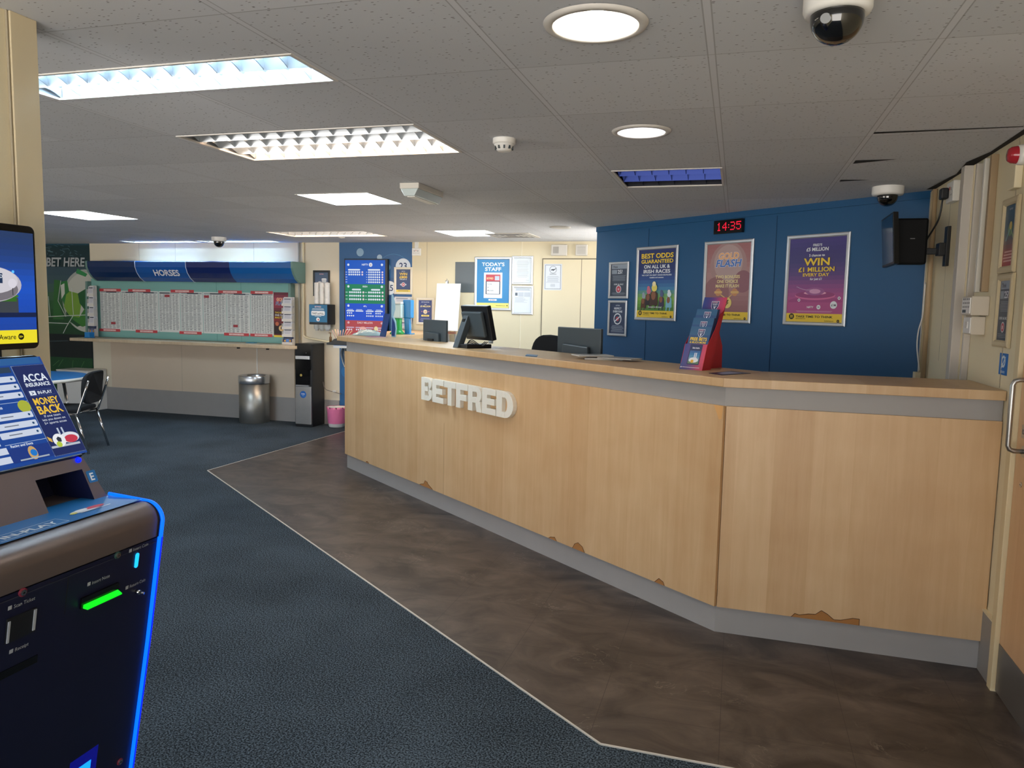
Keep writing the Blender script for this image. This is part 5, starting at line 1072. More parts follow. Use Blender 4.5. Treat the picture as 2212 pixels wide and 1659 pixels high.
g = G(); g.box(0, .535, -.33, 0, 0, .545, white); g.box(-.005, .54, -.335, 0, .545, .565, whited); lc = g.obj('low_cabinet', None, bevel=.004, loc=(-9.05, 8.74, 0)); tagit(lc, 'low white cupboard below the football mural', 'cabinet')
# round table
tb = thing('round_table', 'round table with blue top and pale edge', 'table', (-7.12, 6.12, 0))
g = G(); g.lathe([(.001, .705), (.675, .705), (.68, .71), (.68, .735), (.67, .738), (.001, .738)], mat('table_edge', 'd8d5cc', .4), seg=64, cap=False); g.obj('table_edge', tb)
g = G(); g.lathe([(.001, .739), (.655, .739)], mat('table_blue', '1f6fb4', .4), seg=64, cap=False); g.obj('tabletop', tb)
for k in range(4):
    t = PI / 4 + k * PI / 2; g = G(); g.tube([(.42 * math.cos(t), .42 * math.sin(t), .705), (.5 * math.cos(t), .5 * math.sin(t), 0)], .016, chrome, 10); g.obj('leg', tb)
# chair
def side_chair(label, loc, rz):       # seat front is -y, back is +y
    t = thing('side_chair', label, 'chair', loc, rz)
    g = G(); g.box(-.22, .22, -.22, .21, .41, .455, blackf); g.obj('seat', t, bevel=.018, seg=3)
    g = G(); rows = []
    for y in (0, .035):
        rows.append([(.215 * math.copysign(abs(math.cos(u)) ** .5, math.cos(u)), .225 + y + .05 * (1 - math.cos(u) ** 2 * 0) - .03 * math.cos(u) ** 2 + .14 * (.16 * math.sin(u)), .655 + .165 * math.copysign(abs(math.sin(u)) ** .5, math.sin(u))) for u in [2 * PI * k / 40 for k in range(40)]])
    R_ = g.strip(rows, blackf, True, True)
    for row in R_: f = g.bm.faces.new(row); f.material_index = 0
    g.obj('backrest', t, bevel=.01)
    for s in (-1, 1):
        g = G(); x = s * .235
        g.tube([(x, .33, .74), (x, .30, .64), (x, .22, .41), (x, .21, .39)], .012, chrome, 10); g.obj('back_upright', t)
        g = G(); g.tube([(x, .20, .40), (x, .31, 0)], .012, chrome, 10); g.obj('leg', t)
        g = G(); g.tube([(x, -.19, .40), (x, -.24, 0)], .012, chrome, 10); g.obj('leg', t)
    g = G(); g.tube([(-.235, .20, .40), (.235, .20, .40), (.235, -.19, .40), (-.235, -.19, .40), (-.235, .20, .40)], .01, chrome, 8); g.obj('seat_frame', t)
    return t
side_chair('black chair with chrome frame pushed to the blue table', (-6.56, 6.19, 0), math.radians(-68))

# ================================================================== RIGHT WALL
def box_on_right(g, y0, y1, z0, z1, d, m): g.box(RX - d, RX, min(y0, y1), max(y0, y1), z0, z1, m)
trunk = mat('trunking', 'bdb6ac', .45)
g = G(); ya = at_x(2112, 345, RX).y; yb = at_x(2085, 350, RX - .07).y; box_on_right(g, ya, yb, 1.20, CEIL - .02, .07, trunk); tagit(g.obj('cable_trunking', None, bevel=.003), 'wide pale grey cable trunking on the right wall', 'trunking')
for k, (p0, p1, zb, r, m, lab) in enumerate((((2121, 2082), (340, 820), 1.2, .012, trunk, 'slim grey conduit just right of the wide trunking'), ((2138, 2125), (330, 640), 1.67, .014, mat('conduit_white', 'd6d2c8', .5), 'pale conduit rising from the keypad, left one'), ((2152, 2134), (325, 640), 1.67, .014, mat('conduit_brown', '9c8464', .5), 'brownish conduit rising from the keypad, right one'))):
    y = at_x(p0[0], 400, RX).y; g = G(); box_on_right(g, y - r, y + r, zb, CEIL - .02, .03, m); tagit(g.obj('conduit', None, bevel=.003), lab, 'conduit', 'conduits on the right wall')
# keypad and switch
def wallbox(name, label, near, top, bot, d, depth_y, cat):
    y0 = at_x(near, (top + bot) / 2, RX).y; z1 = at_x(near, top, RX).z; z0 = at_x(near, bot, RX).z
    t = thing(name, label, cat, (RX, y0 + depth_y, z0), -PI / 2)
    g = G(); g.box(0, depth_y, -d, 0, 0, z1 - z0, mat('keypad_body', 'c9bfae', .45)); g.obj('case', t, bevel=.004); return t, depth_y, z1 - z0, d
t, w_, h_, d_ = wallbox('keypad', 'beige alarm keypad on the right wall below two conduits', 2138, 640, 682, .075, .15, 'keypad')
g = G(); g.box(.01, w_ - .01, -d_ - .004, -d_, .008, h_ - .008, white)
for i in range(4):
    for j in range(3): g.box(.03 + .03 * i, .045 + .03 * i, -d_ - .006, -d_ - .004, .035 + .018 * j, .043 + .018 * j, greyd)
g.box(.03, .08, -d_ - .006, -d_ - .004, .012, .026, darkg); g.obj('button_face', t)
t, w_, h_, d_ = wallbox('wall_switch', 'beige switch box directly under the keypad', 2129, 684, 724, .06, .12, 'switch')
g = G(); g.box(.006, w_ - .006, -d_ - .004, -d_, .006, h_ - .006, white); g.box(.04, .08, -d_ - .007, -d_ - .004, .03, .06, whited); g.obj('switch_plate', t)
# socket, plug and cable near the ceiling corner
ys = at_x(2078, 395, RX).y; s2 = socket('pale double socket under the ceiling on the right wall', (RX, ys + .16, 2.17), -PI / 2, .14, .11)
g = G(); py_ = ys + .12; g.box(RX - .075, RX - .037, py_ - .03, py_ + .03, 2.19, 2.25, black); pl = g.obj('plug', None, bevel=.008); tagit(pl, 'black plug in the socket near the ceiling', 'plug')
tvy = 4.98
g = G(); e_ = at_y(2000, 480, tvy); g.tube(curve_pts([(RX - .06, py_, 2.19), (RX - .07, py_ + .02, 2.08), (RX - .10, 4.9, 1.98), (e_.x, tvy, 1.93)]), .005, black, 8); tagit(g.obj('power_cable', None), 'black cable curling from the high plug to the wall monitor', 'cable')
# monitor on its wall arm, seen from behind
def tp_(px, py, y): q = at_y(px, py, y); return Vector((q.x, q.y, q.z))
tv = thing('wall_monitor', 'black monitor on a wall arm in the right corner', 'monitor', (RX, 5.0, 1.70)); o_ = Vector((RX, 5.0, 1.70))
A_, B_, C2_, D2_ = tp_(1904, 477, 5.12), tp_(1930, 455, 4.70), tp_(1931, 571, 4.70), tp_(1906, 577, 5.12)
A_.z = (A_.z + B_.z) / 2; B_.z = A_.z; D2_.z = C2_.z = (C2_.z + D2_.z) / 2 
g = G(); tk = Vector((.028, .012, 0)); g.prism([p - o_ for p in (A_, B_, C2_, D2_)], tk, black); g.obj('screen_frame', tv, bevel=.002)
m_ = (A_ + B_ + C2_ + D2_) / 4; g = G(); g.prism([(p - m_) * .92 + m_ - o_ - Vector((.002, .001, 0)) for p in (A_, B_, C2_, D2_)], (.001, 0, 0), mat('screen_dark_blue', '1c3048', .15)); g.obj('display', tv)
x0, x1 = at_y(1932, 500, 4.86).x, at_y(2006, 500, 4.86).x; z1, z0 = at_y(1960, 471, 4.86).z, at_y(1960, 571, 4.86).z
g = G(); g.box(x0 - RX, x1 - RX, 4.86 - 5, 4.93 - 5, z0 - 1.7, z1 - 1.7, mat('matt_black', '0a0b0d', .6, spec=.2)); g.obj('rear_housing', tv, bevel=.012)
g = G(); a = Art(g, (x0 - RX, 4.859 - 5, z0 - 1.7), W=x1 - x0, H=z1 - z0); a.rect(.48, .55, .62, .565, C('8a8a8a')); a.rect(.06, .1, .09, .26, C('a8a8a8')); a.rect(.055, .62, .075, .66, C('707070')); g.flat = True; g.obj('rear_markings', tv)
g = G(); g.box(x1 - RX - .01, -.02, 4.885 - 5, 4.915 - 5, .20, .235, black); g.box(-.02, 0, 4.80 - 5, 4.86 - 5, .13, .35, black); g.box(-.05, -.012, 4.82 - 5, 4.90 - 5, .19, .26, black); g.obj('wall_arm', tv, bevel=.003)
# thin pipes and loose cable in the blue corner
pc = BL1 - BLT * .02
for k, (o1_, r, m, lab) in enumerate(((.035, .010, offw, 'pale pipe nearest the blue wall in the right corner'), (.065, .012, mat('pipe_cream', 'cbb993', .5), 'cream middle pipe in the right corner'), (.105, .014, mat('pipe_tan', 'b39a78', .5), 'tan pipe furthest from the blue wall in the right corner'))):
    g = G(); y = 5.28 - o1_ * 1.6; g.tube([(RX - .02, y, 1.15), (RX - .02 - .004 * k, y, CEIL - .02)], r, m, 8); tagit(g.obj('pipe', None), lab, 'pipe', 'pipes in the right corner')
g = G(); pts = [at_y(px, py, 5.16) for px, py in ((1999, 610), (1993, 680), (1984, 715), (1981, 750), (1986, 800))]; g.tube(curve_pts(pts), .004, white, 6); tagit(g.obj('cable', None), 'thin white cable hanging in the right corner', 'cable')
g = G(); q = at_y(1976, 800, 5.2); g.box(q.x - .01, q.x + .06, 5.14, 5.2, 1.05, 1.21, cream); tagit(g.obj('junction_box', None, bevel=.003), 'small cream box at the foot of the corner pipes', 'box')
q = at_y(2012, 826, 4.3); g = G(); g.lathe([(.15, 0), (.145, .02), (.10, .055), (.001, .07)], white, (0, 0, 0), 28); g.lathe([(.03, .066), (.032, .072), (.028, .072)], greyd, (0, 0, 0), 16, cap=False); tagit(g.obj('plastic_cover', None, loc=(q.x, 4.36, DESK + .22)), 'white domed plastic cover showing over the right counter end', 'cover')
bxp = Vector((q.x, 4.36, DESK)); g = G(); g.box(-.13, .13, -.12, .12, 0, .218, white); tagit(g.obj('storage_box', None, bevel=.006, loc=bxp), 'white box on the staff desk beneath the domed cover', 'box')
# posters, sticker, beacon, cream box
crf = mat('frame_beige', 'c9b894', .45)
def art_rp(a): a.grad(0, 0, 1, 1, ['a8403c', 'a0463e', '6a5a5a', '35546a', '2f5068', '3a5a70'], 14); a.disc(.5, .6, .2, C('6c8a60'), 16); a.line(.5, .62, .2, .42, .07, C('6f98a0')); a.line(.55, .62, .85, .44, .07, C('8aa07a')); a.disc(.55, .66, .12, C('c9b060'), 12); a.text('BETFRED', .5, .92, .03, C('c9c0c0'), w=.5); a.lines(.08, .06, .92, .26, 4, C('d8a8a0'), .55)
on_right('framed_poster', 'beige-framed blue and red notice, upper one on the right wall', 3.905, 3.70, 1.745, 2.065, art_rp, group='notices on the right wall', fm=crf, fw=.03, dp=.014)
on_right('framed_poster', 'beige-framed THINK 25 notice, lower one on the right wall', 3.895, 3.69, 1.425, 1.742, art_think25, group='notices on the right wall', fm=crf, fw=.03, dp=.014)
y0, y1, z0, z1 = 3.80, 3.70, 1.31, 1.40
a_ = at_x(2161, 765, RX); b_ = at_x(2175, 812, RX); W_, H_ = a_.y - b_.y, .093
g = G(); g.box(0, W_, -.001, 0, 0, H_, C('1b6fc0')); a = Art(g, (0, -.0012, 0), W=W_, H=H_); a.disc(.5, .62, .25, C('dfe8f2'), 16); a.disc(.5, .62, .15, C('1b6fc0'), 14); a.line(.3, .3, .75, .85, .07, C('dfe8f2')); a.lines(.15, .08, .85, .2, 2, C('dfe8f2'), .5); g.flat = True
tagit(g.obj('sticker', None, loc=(RX - .0005, a_.y, b_.z), rz=-PI / 2), 'small blue hearing loop sticker beside the wooden door', 'sticker')
q = at_x(2216, 350, RX); bc_ = thing('alarm_beacon', 'white wall beacon with a red lens under the ceiling', 'alarm', (RX, q.y, q.z + .03))
g = G(); g.lathe([(.038, -.035), (.042, -.02), (.042, 0)], white, (0, 0, .0), 24, 'x'); g.obj('base', bc_, bevel=0); g = G(); g.lathe([(.001, -.07), (.025, -.067), (.033, -.055), (.036, -.035)], mat('red_lens', 'b02a36', .15), (0, 0, 0), 24, 'x', cap=False); g.obj('lens', bc_)
g = G(); q2 = at_x(2196, 400, RX); g.box(RX - .03, RX, q2.y - .07, q2.y + .02, q2.z - .02, q2.z + .09, cream); tagit(g.obj('wall_box', None, bevel=.004), 'flat cream box below the red-lensed beacon', 'box')

# ================================================================== ON THE CEILING
def dome(label, px, py, rb, rd, hb, drop=0):
    q = at_z(px, py, CEIL - hb * .5); t = thing('dome_camera', label, 'camera', (q.x, q.y, CEIL), 0, 'dome security cameras')
    g = G(); g.lathe([(rb, 0), (rb, -hb * .8), (rb * .94, -hb), (rd * 1.02, -hb * 1.02), (.001, -hb * 1.0)], white, seg=40, cap=False); g.obj('base', t)
    g = G(); pr = [(rd * math.cos(u), -hb - rd * .15 - rd * math.sin(u) * .98) for u in [PI / 2 * k / 10 for k in range(11)]]; pr[-1] = (.001, pr[-1][1]); g.lathe([(rd, -hb * .98)] + pr, glass_m, seg=36, cap=False); g.obj('dome', t); return t
d_ = dome('large white dome camera at the top right of the ceiling', 1810, 8, .078, .061, .05)
g = G(); g.lathe([(.012, -.004), (.012, .0)], alu, (-.03, -.052, -.075), 14, 'y'); g.obj('lens_ring', d_)
dome('dome camera before the blue wall above the wall monitor', 1918, 413, .088, .058, .05); dome('small dome camera above the newspaper board', 473, 517, .085, .062, .05)
q = at_z(1092, 302, CEIL); sd = thing('smoke_detector', 'white smoke detector in the middle of the ceiling', 'smoke detector', (q.x, q.y - .02, CEIL))
g = G(); g.lathe([(.052, 0), (.052, -.02), (.048, -.025), (.001, -.025)], white, seg=32, cap=False); g.obj('base', sd)
g = G(); g.lathe([(.046, -.025), (.042, -.034), (.034, -.05), (.028, -.056), (.001, -.056)], white, seg=32, cap=False)
for k in range(10): t = 2 * PI * k / 10; g.box(.035, .043, -.004, .004, -.048, -.034, darkg, Matrix.Rotation(t, 4, 'Z'))
g.obj('sensor_head', sd)
q = at_z(893, 400, CEIL); em = thing('emergency_light', 'white rectangular emergency light hanging from the ceiling', 'emergency light', (-2.07, 4.50, CEIL))
g = G(); g.box(0, .13, 0, .42, -.035, 0, offw); g.obj('base', em, bevel=.004)
g = G(); g.prism([(.005, 0, -.035), (.125, 0, -.035), (.10, 0, -.08), (.03, 0, -.08)], (0, .42, 0), mat('diffuser_clear', 'c3cfcf', .15)); g.obj('diffuser', em, bevel=.004)
g = G(); g.box(.04, .09, .03, .39, -.083, -.08, white); g.obj('strip', em)
q = at_z(1110, 508, CEIL); vt = thing('ceiling_vent', 'square ceiling vent near the far cream wall', 'vent', (q.x - .27, q.y - .25, CEIL))
g = G(); g.box(0, .5, 0, .5, -.006, -.001, offw); g.obj('frame', vt)
for k in range(4): g = G(); e = .05 + .05 * k; g.box(e, .5 - e, e, e + .012, -.010, -.006, greyd); g.box(e, .5 - e, .488 - e, .5 - e, -.010, -.006, greyd); g.box(e, e + .012, e + .012, .488 - e, -.010, -.006, greyd); g.box(.488 - e, .5 - e, e + .012, .488 - e, -.010, -.006, greyd); g.obj('louvre_ring', vt)
q = at_z(1210, 490, CEIL); g = G(); g.lathe([(.10, -.001), (.10, -.008), (.08, -.012), (.001, -.012)], offw, seg=32, cap=False); tagit(g.obj('ceiling_speaker', None, loc=(q.x, q.y, CEIL)), 'round pale ceiling speaker near the blue wall corner', 'speaker')
q = at_z(738, 512, CEIL); g = G(); g.lathe([(.04, -.001), (.04, -.008), (.001, -.02)], white, seg=20, cap=False); tagit(g.obj('ceiling_sensor', None, loc=(q.x, q.y, CEIL)), 'tiny round white sensor above the cup dispenser', 'sensor')

# ================================================================== THE BETTING TERMINAL
MX, MY = -1.90, 1.285
bt = thing('betting_terminal', 'dark betting terminal with two screens and glowing blue edge', 'betting terminal', (MX, MY, 0), PI / 2)
def hit(px, py, O, N):      # world point where a sight line meets a plane given in the terminal's own frame
    Ow = Vector((MX - O[1], MY + O[0], O[2])); Nw = Vector((-N[1], N[0], N[2])); d = ray(px, py); s = (Ow - Vector((0, 0, CZ))).dot(Nw) / d.dot(Nw); w = d * s + Vector((0, 0, CZ))
    return Vector((w.y - MY, -(w.x - MX), w.z))
gun = mat('gunmetal', '6c6260', .4, metal=.55); gun2 = mat('gunmetal_dark', '73686a', .45, metal=.4); cab = mat('cabinet_glow_navy', '0d112c', .4)  # navy of the LED glow is put into the cabinet's base colour
XW = .30
prof = [(.0, .0), (-.34, 0), (-.38, .29), (-.45, .67), (-.497, .952)]
g = G(); g.prism([(-XW, y, z) for y, z in prof + [(0, .952)]], (2 * XW, 0, 0), cab); g.obj('cabinet', bt)
hood = [(-.497, .955)] + [(-.458 - .046 * math.cos(t), .998 + .046 * math.sin(t)) for t in [PI / 2 * k / 8 for k in range(9)]] + [(-.345, 1.046)]
g = G(); rows = [[(x, y, z) for y, z in hood] for x in (-XW, XW)]; R_ = g.strip(rows, gun, True)
g.prism([(x, y, z) for x, (y, z) in ((-XW, h) for h in [(-.32, .955), (-.345, 1.044)] )] + [(-XW, 0, 1.044), (-XW, 0, .955)], (2 * XW, 0, 0), gun2); g.face([(-XW, -.497, .955), (XW, -.497, .955), (XW, -.32, .955), (-XW, -.32, .955)], gun)
g.obj('shelf_hood', bt)
# side cheek with its LED edge
side = prof[1:] + [(y - .004, z) for y, z in hood]
for s in (1, -1):
    x0 = XW if s > 0 else -XW - .012
    g = G(); g.prism([(x0, y, z) for y, z in [(0, 0)] + side + [(-.30, 1.05), (0, 1.05)]], (.012, 0, 0), mat('cheek_black', '0b0d18', .3)); g.obj('side_cheek', bt)
    g = G(); xx = x0 + .006; pts = [(xx, y - .004, z) for y, z in side[:-1]] + [(xx, -.345, 1.052)]; g.tube(pts, .0048, led_b, 8); g.obj('led_strip', bt)
    if s > 0:
        g = G(); g.tube([(xx + .005, y - .006, z) for y, z in side[:4]], .0035, led_b2, 6); g.obj('led_strip', bt)
# front plane details
O1, N1 = Vector((0, -.45, .67)), Vector((0, -(.952 - .29), (.497 - .38) * -1)).normalized()
N1 = Vector((0, -.662, -.117)).normalized(); V1 = Vector((0, -.117, .662)).normalized(); OA = Vector((0, -.38, .29))
def fp(px, py): h = hit(px, py, OA, N1); return h.x, (h - OA).dot(V1)
def plate(g, x0, x1, v0, v1, d, m, rec=0):
    P0 = OA + N1 * .0006; pts = [P0 + Vector((x, 0, 0)) + V1 * v for x, v in ((x0, v0), (x1, v0), (x1, v1), (x0, v1))]; g.prism(pts, N1 * d, m)
seam = mat('seam_line', '05060a', .6); seaml = mat('seam_light', '2a2c3a', .5)
g = G(); xs_, vs_ = fp(148, 1215); x2, v2 = fp(115, 1570); _, vm = fp(300, 1470); xm = (xs_ + x2) / 2
plate(g, xm - .001, xm + .001, vm, .662, .0004, seam); plate(g, -XW, XW, vm - .001, vm + .001, .0004, seaml); plate(g, -XW, XW, vm - .03, vm - .0285, .0004, seaml); plate(g, -XW, XW, .66, .662, .0006, seaml)
g.obj('door_gaps', bt)
lt_m = mat('marking_grey', '9aa0a8', .5)
def lab(t, px, py, w):
    x, v = fp(px, py); g = G(); a = Art(g, OA + N1 * .0012, u=(1, 0, 0), v=tuple(V1), n=tuple(N1)); a.text(t, x, v, .0085, lt_m, w=w, al='c', bold=.0); a.rect(x - w / 2 - .014, v, x - w / 2 - .005, v + .009, lt_m); g.flat = True; g.obj('marking', bt)
for t, px, py, w in (('Insert Coin', 303, 1184, .05), ('Insert Note', 217, 1254, .052), ('Return Coin', 296, 1262, .052), ('Collect Coin', 277, 1388, .052), ('Scan Ticket', 52, 1304, .05), ('Receipt', 46, 1400, .032)): lab(t, px, py, w)
def lock(px, py, m, r=.009):
    x, v = fp(px, py); p = OA + V1 * v + Vector((x, 0, 0)); g = G()
    for rr, d, mm in ((r, .003, m), (r * .7, .005, chrome), (r * .25, .0055, black)): g.prism([p + Vector((rr * math.cos(t), 0, 0)) + V1 * (rr * math.sin(t)) for t in [2 * PI * k / 18 for k in range(18)]], N1 * d, mm)
    g.obj('lock', bt)
lock(253, 1199, mat('lock_green', '2c4a44', .3)); lock(48, 1279, mat('lock_red', '7a2a3c', .3), .0095); lock(258, 1645, mat('lock_red', '7a2a3c', .3))
x, v = fp(294, 1210); g = G(); P0 = OA + N1 * .001
g.prism([P0 + Vector((x + .0055 * math.cos(t), 0, 0)) + V1 * (v + (.014 if math.sin(t) >= 0 else -.014) + .0055 * math.sin(t)) for t in [2 * PI * k / 20 for k in range(20)]], N1 * .002, led_c); g.obj('coin_slot', bt)
x, v = fp(294, 1277); g = G(); p = OA + V1 * v + Vector((x, 0, 0)); g.tube([p, p + N1 * .012], .006, chrome, 12); g.tube([p + Vector((.006, 0, -.004)), p + N1 * .014 + Vector((.012, 0, -.006))], .003, chrome, 8); g.obj('return_button', bt)
x0, v0 = fp(175, 1306); x1, v1 = fp(249, 1279); v0 = (v0 + v1) / 2; 
g = G(); plate(g, x0 - .005, x1 + .002, v0 - .004, v0 + .022, .006, blackg); g.obj('note_slot', bt)
g = G(); P0 = OA + N1 * .004; base = [(x0, v0 - .004, 0), (x1, v0 - .004, 0), (x1, v0 + .006, 0), (x0, v0 + .006, 0)]
q_ = [P0 + Vector((x, 0, 0)) + V1 * v for x, v, _ in base]; tip = [q_[0] + N1 * .016 + V1 * .001, q_[1] + N1 * .016 + V1 * .001, q_[1] + N1 * .016 + V1 * .004, q_[0] + N1 * .016 + V1 * .004]
rows = [q_, tip]; R_ = g.strip(rows, led_g, False, True); g.bm.faces.new(R_[1]); g.obj('note_bezel', bt)
x0, v1 = fp(254, 1402); x1, v0 = fp(283, 1426); vc_ = (v0 + v1) / 2; v0, v1 = vc_ - .016, vc_ + .016; g = G(); plate(g, x0, x1, v0, v1, .002, emis('coin_tray_glow', (.03, .10, .8), .25)); g.obj('coin_tray', bt)
x0, v1 = fp(13, 1338); x1, v0 = fp(72, 1362); v1 = max(v1, v0 + .05)
g = G(); plate(g, x0, x1, v1 - .055, v1, .004, black); plate(g, x0 + .001, x0 + .006, v1 - .053, v1 - .005, .006, lt_m); plate(g, x1 - .008, x1 - .002, v1 - .05, v1 - .002, .006, lt_m); g.obj('ticket_scanner', bt)
x1, v1 = fp(80, 1402); g = G(); plate(g, x1 - .09, x1, v1 - .03, v1 - .012, .003, blackg); g.obj('receipt_slot', bt)
x1, v1 = fp(195, 1640); g = G(); plate(g, x1 - .05, x1, v1 - .05, v1, .002, emis('tray_light', (.05, .45, 1.0), 1.0)); g.obj('payout_light', bt)
g = G(); plate(g, x1 - .065, x1 + .02, v1 - .08, v1 + .03, .0012, emis('payout_glow', (.02, .06, .6), .2)); g.obj('payout_recess', bt)
# blue deck with printed IN-PLAY
g = G(); zD = 1.0478; g.face([(-XW, -.455, zD), (XW, -.455, zD), (XW, -.30, zD), (-XW, -.30, zD)], C('1f6aa8')); a = Art(g, (0, 0, zD + .0003), u=(1, 0, 0), v=(0, 1, 0), n=(0, 0, 1))
def dk(px, py): q = at_z(px, py, zD); return q.y - MY, -(q.x - MX)
(x0, y0), (x1, y1) = dk(0, 1163), dk(120, 1125); ya = (y0 + y1) / 2
a.text('IN-PLAY', x1 - .005, -.435, .022, mat('deck_white', 'e8eef2', .3), w=.14, al='r', bold=.05, exact=True)
for q in ((x1 - .16, -.444, x1 + .012, -.4425), (x1 - .16, -.4035, x1 + .012, -.402), (x1 + .0105, -.444, x1 + .012, -.402)): a.rect(*q, mat('deck_white', 'e8eef2'), 0)
cx_, cy_ = dk(185, 1101); a.disc(cx_, cy_, .045, C('dfe3e6'), 18, .012); a.disc(cx_ + .028, cy_ + .002, .03, C('c8495a'), 14, .01); a.disc(cx_ - .01, cy_ + .004, .018, C('f0f2f4'), 14, .008); a.disc(cx_ - .04, cy_ - .005, .01, C('d8d060'), 10, .007); a.rect(cx_ - .03, cy_ - .018, cx_ + .06, cy_ - .014, C('c0c8d0'))
g.flat = True; g.obj('printed_deck', bt)
# sloping fascia with its recess
fa0, fa1 = Vector((0, -.345, 1.047)), Vector((0, -.298, 1.155)); Vf = (fa1 - fa0).normalized(); Nf = Vector((0, -Vf.z, Vf.y)); Hf = (fa1 - fa0).length
def ff(px, py): h = hit(px, py, fa0, Nf); return h.x, (h - fa0).dot(Vf)
def fpt(x, v, d=0): return fa0 + Vector((x, 0, 0)) + Vf * v + Nf * d
r0, r1, r2, r3 = [ff(*p) for p in ((105, 1107), (75, 1035), (178, 1016), (204, 1078))]
xl, xr = r1[0], r2[0]; vt = (r1[1] + r2[1]) / 2; xl2, xr2 = r0[0], r3[0]
g = G(); g.face([fpt(-XW, 0), fpt(xl2, 0), fpt(xl, vt), fpt(-XW, Hf)], gun2); g.face([fpt(xr2, 0), fpt(XW, 0), fpt(XW - .03, Hf), fpt(xr, vt)], gun2); g.face([fpt(xl, vt), fpt(xr, vt), fpt(XW - .03, Hf), fpt(-XW, Hf)], gun2)
g.face([fpt(XW, 0), fpt(XW - .03, Hf), (XW - .03, 0, 1.155), (XW, 0, 1.05)], gun2); g.face([fpt(-XW, Hf), fpt(XW - .03, Hf), (XW - .03, -.1, 1.165), (-XW, -.1, 1.165)], gun2); g.obj('sloping_fascia', bt)
g = G(); dp_ = Vector((0, .13, 0)); P_ = [fpt(xl2, 0), fpt(xl, vt), fpt(xr, vt), fpt(xr2, 0)]; rc = mat('recess_blue', '141a3c', .4)
for i in range(3): g.face([P_[i], P_[i + 1], P_[i + 1] + dp_, P_[i] + dp_], rc)
g.face([p + dp_ for p in P_], rc); g.obj('recess', bt)
x, v = ff(198, 1029); g = G(); a = Art(g, fa0 + Nf * .001, u=(1, 0, 0), v=tuple(Vf), n=tuple(Nf)); a.round(x - .014, v - .016, x + .014, v + .016, .004, C('1f6fae')); a.text('E', x, v - .010, .020, mat('deck_white', 'e8eef2'), bold=.03); g.flat = True; g.obj('letter_plate', bt)
# touch screen
S0, S1 = Vector((0, -.298, 1.160)), Vector((0, -.150, 1.410)); Vs = (S1 - S0).normalized(); Ns = Vector((0, -Vs.z, Vs.y)); Hs = (S1 - S0).length; XS = .288
def sp(px, py): h = hit(px, py, S0 + Ns * .0, Ns); return h.x, (h - S0).dot(Vs)
def spt(x, v, d=0): return S0 + Vector((x, 0, 0)) + Vs * v + Ns * d
x_r = XS; rr = .018
out = [(-XW, 0), (x_r - .006, 0), (x_r, .006)] + [(x_r - rr + rr * math.cos(t), Hs - rr + rr * math.sin(t)) for t in (0, .4, .8, 1.2, PI / 2)] + [(-XW, Hs)]
g = G(); g.prism([spt(x, v, 0) for x, v in out], -Ns * .045, blackg); g.obj('touch_screen_case', bt, bevel=.002)
g = G(); a = ScreenArt(g, S0 + Ns * .0008, u=(1, 0, 0), v=tuple(Vs), n=tuple(Ns)); a.l = .00012
e1, e2, e3 = sp(86, 787), sp(193, 971), sp(62, 1000)
xr_ = (e1[0] + e2[0]) / 2; vt_, vb_ = e1[1], (e2[1]); xl_ = sp(17, 795)[0]; xmid = (sp(17, 795)[0] + sp(124, 985)[0]) / 2
a.rect(-XW + .01, vb_ - .006, xr_, vt_ + .022, S('1a4aa0', .7)); a.rect(-XW + .01, vt_ + .003, xr_ - .006, vt_ + .022, S('2c64a4', .7)); a.rect(xmid, vb_, xr_, vt_, S('22306c', .6)); wl_ = S('b8cce8', .7)
for q in ((xmid, vb_, xmid + .0012, vt_), (xmid, vt_ - .0012, xr_, vt_), (xr_ - .0012, vb_, xr_, vt_), (xmid, vb_, xr_, vb_ + .0012)): a.rect(*q, wl_, 0)
H_ = vt_ - vb_; cxm = (xmid + xr_) / 2; Wm = xr_ - xmid
def tx(t, f, h, w, c): a.text(t, cxm + .003, vb_ + H_ * f, h, c, w=w, bold=.06, exact=True)
wh_, ye_ = S('e4ecf8', .8), S('f0c43c', .8)
tx('ACCA', .82, .082 * H_, Wm * .74, wh_); tx('INSURANCE', .762, .042 * H_, Wm * .74, wh_); a.round(cxm - Wm * .38, vb_ + H_ * .655, cxm + Wm * .42, vb_ + H_ * .725, .004, S('4a5c98', .6)); a.round(cxm - Wm * .372, vb_ + H_ * .66, cxm + Wm * .412, vb_ + H_ * .72, .003, S('22306c', .6)); a.rect(cxm - Wm * .34, vb_ + H_ * .666, cxm - Wm * .16, vb_ + H_ * .714, wh_); a.text('>', cxm - Wm * .25, vb_ + H_ * .67, .01, S('22306c', .6), bold=.06); a.text('IN-PLAY', cxm + Wm * .12, vb_ + H_ * .672, .036 * H_, wh_, w=Wm * .44, exact=True)
tx('MONEY', .56, .075 * H_, Wm * .76, ye_); tx('BACK', .457, .09 * H_, Wm * .76, ye_)
for t, f, w in (('If one team', .418, .5), ('lets you down on', .38, .7), ('5+ sports accas', .342, .68)): a.text(t, cxm, vb_ + H_ * f, .026 * H_, wh_, w=Wm * w, bold=.0, exact=True)
bx_, bv_ = cxm, vb_ + H_ * .17
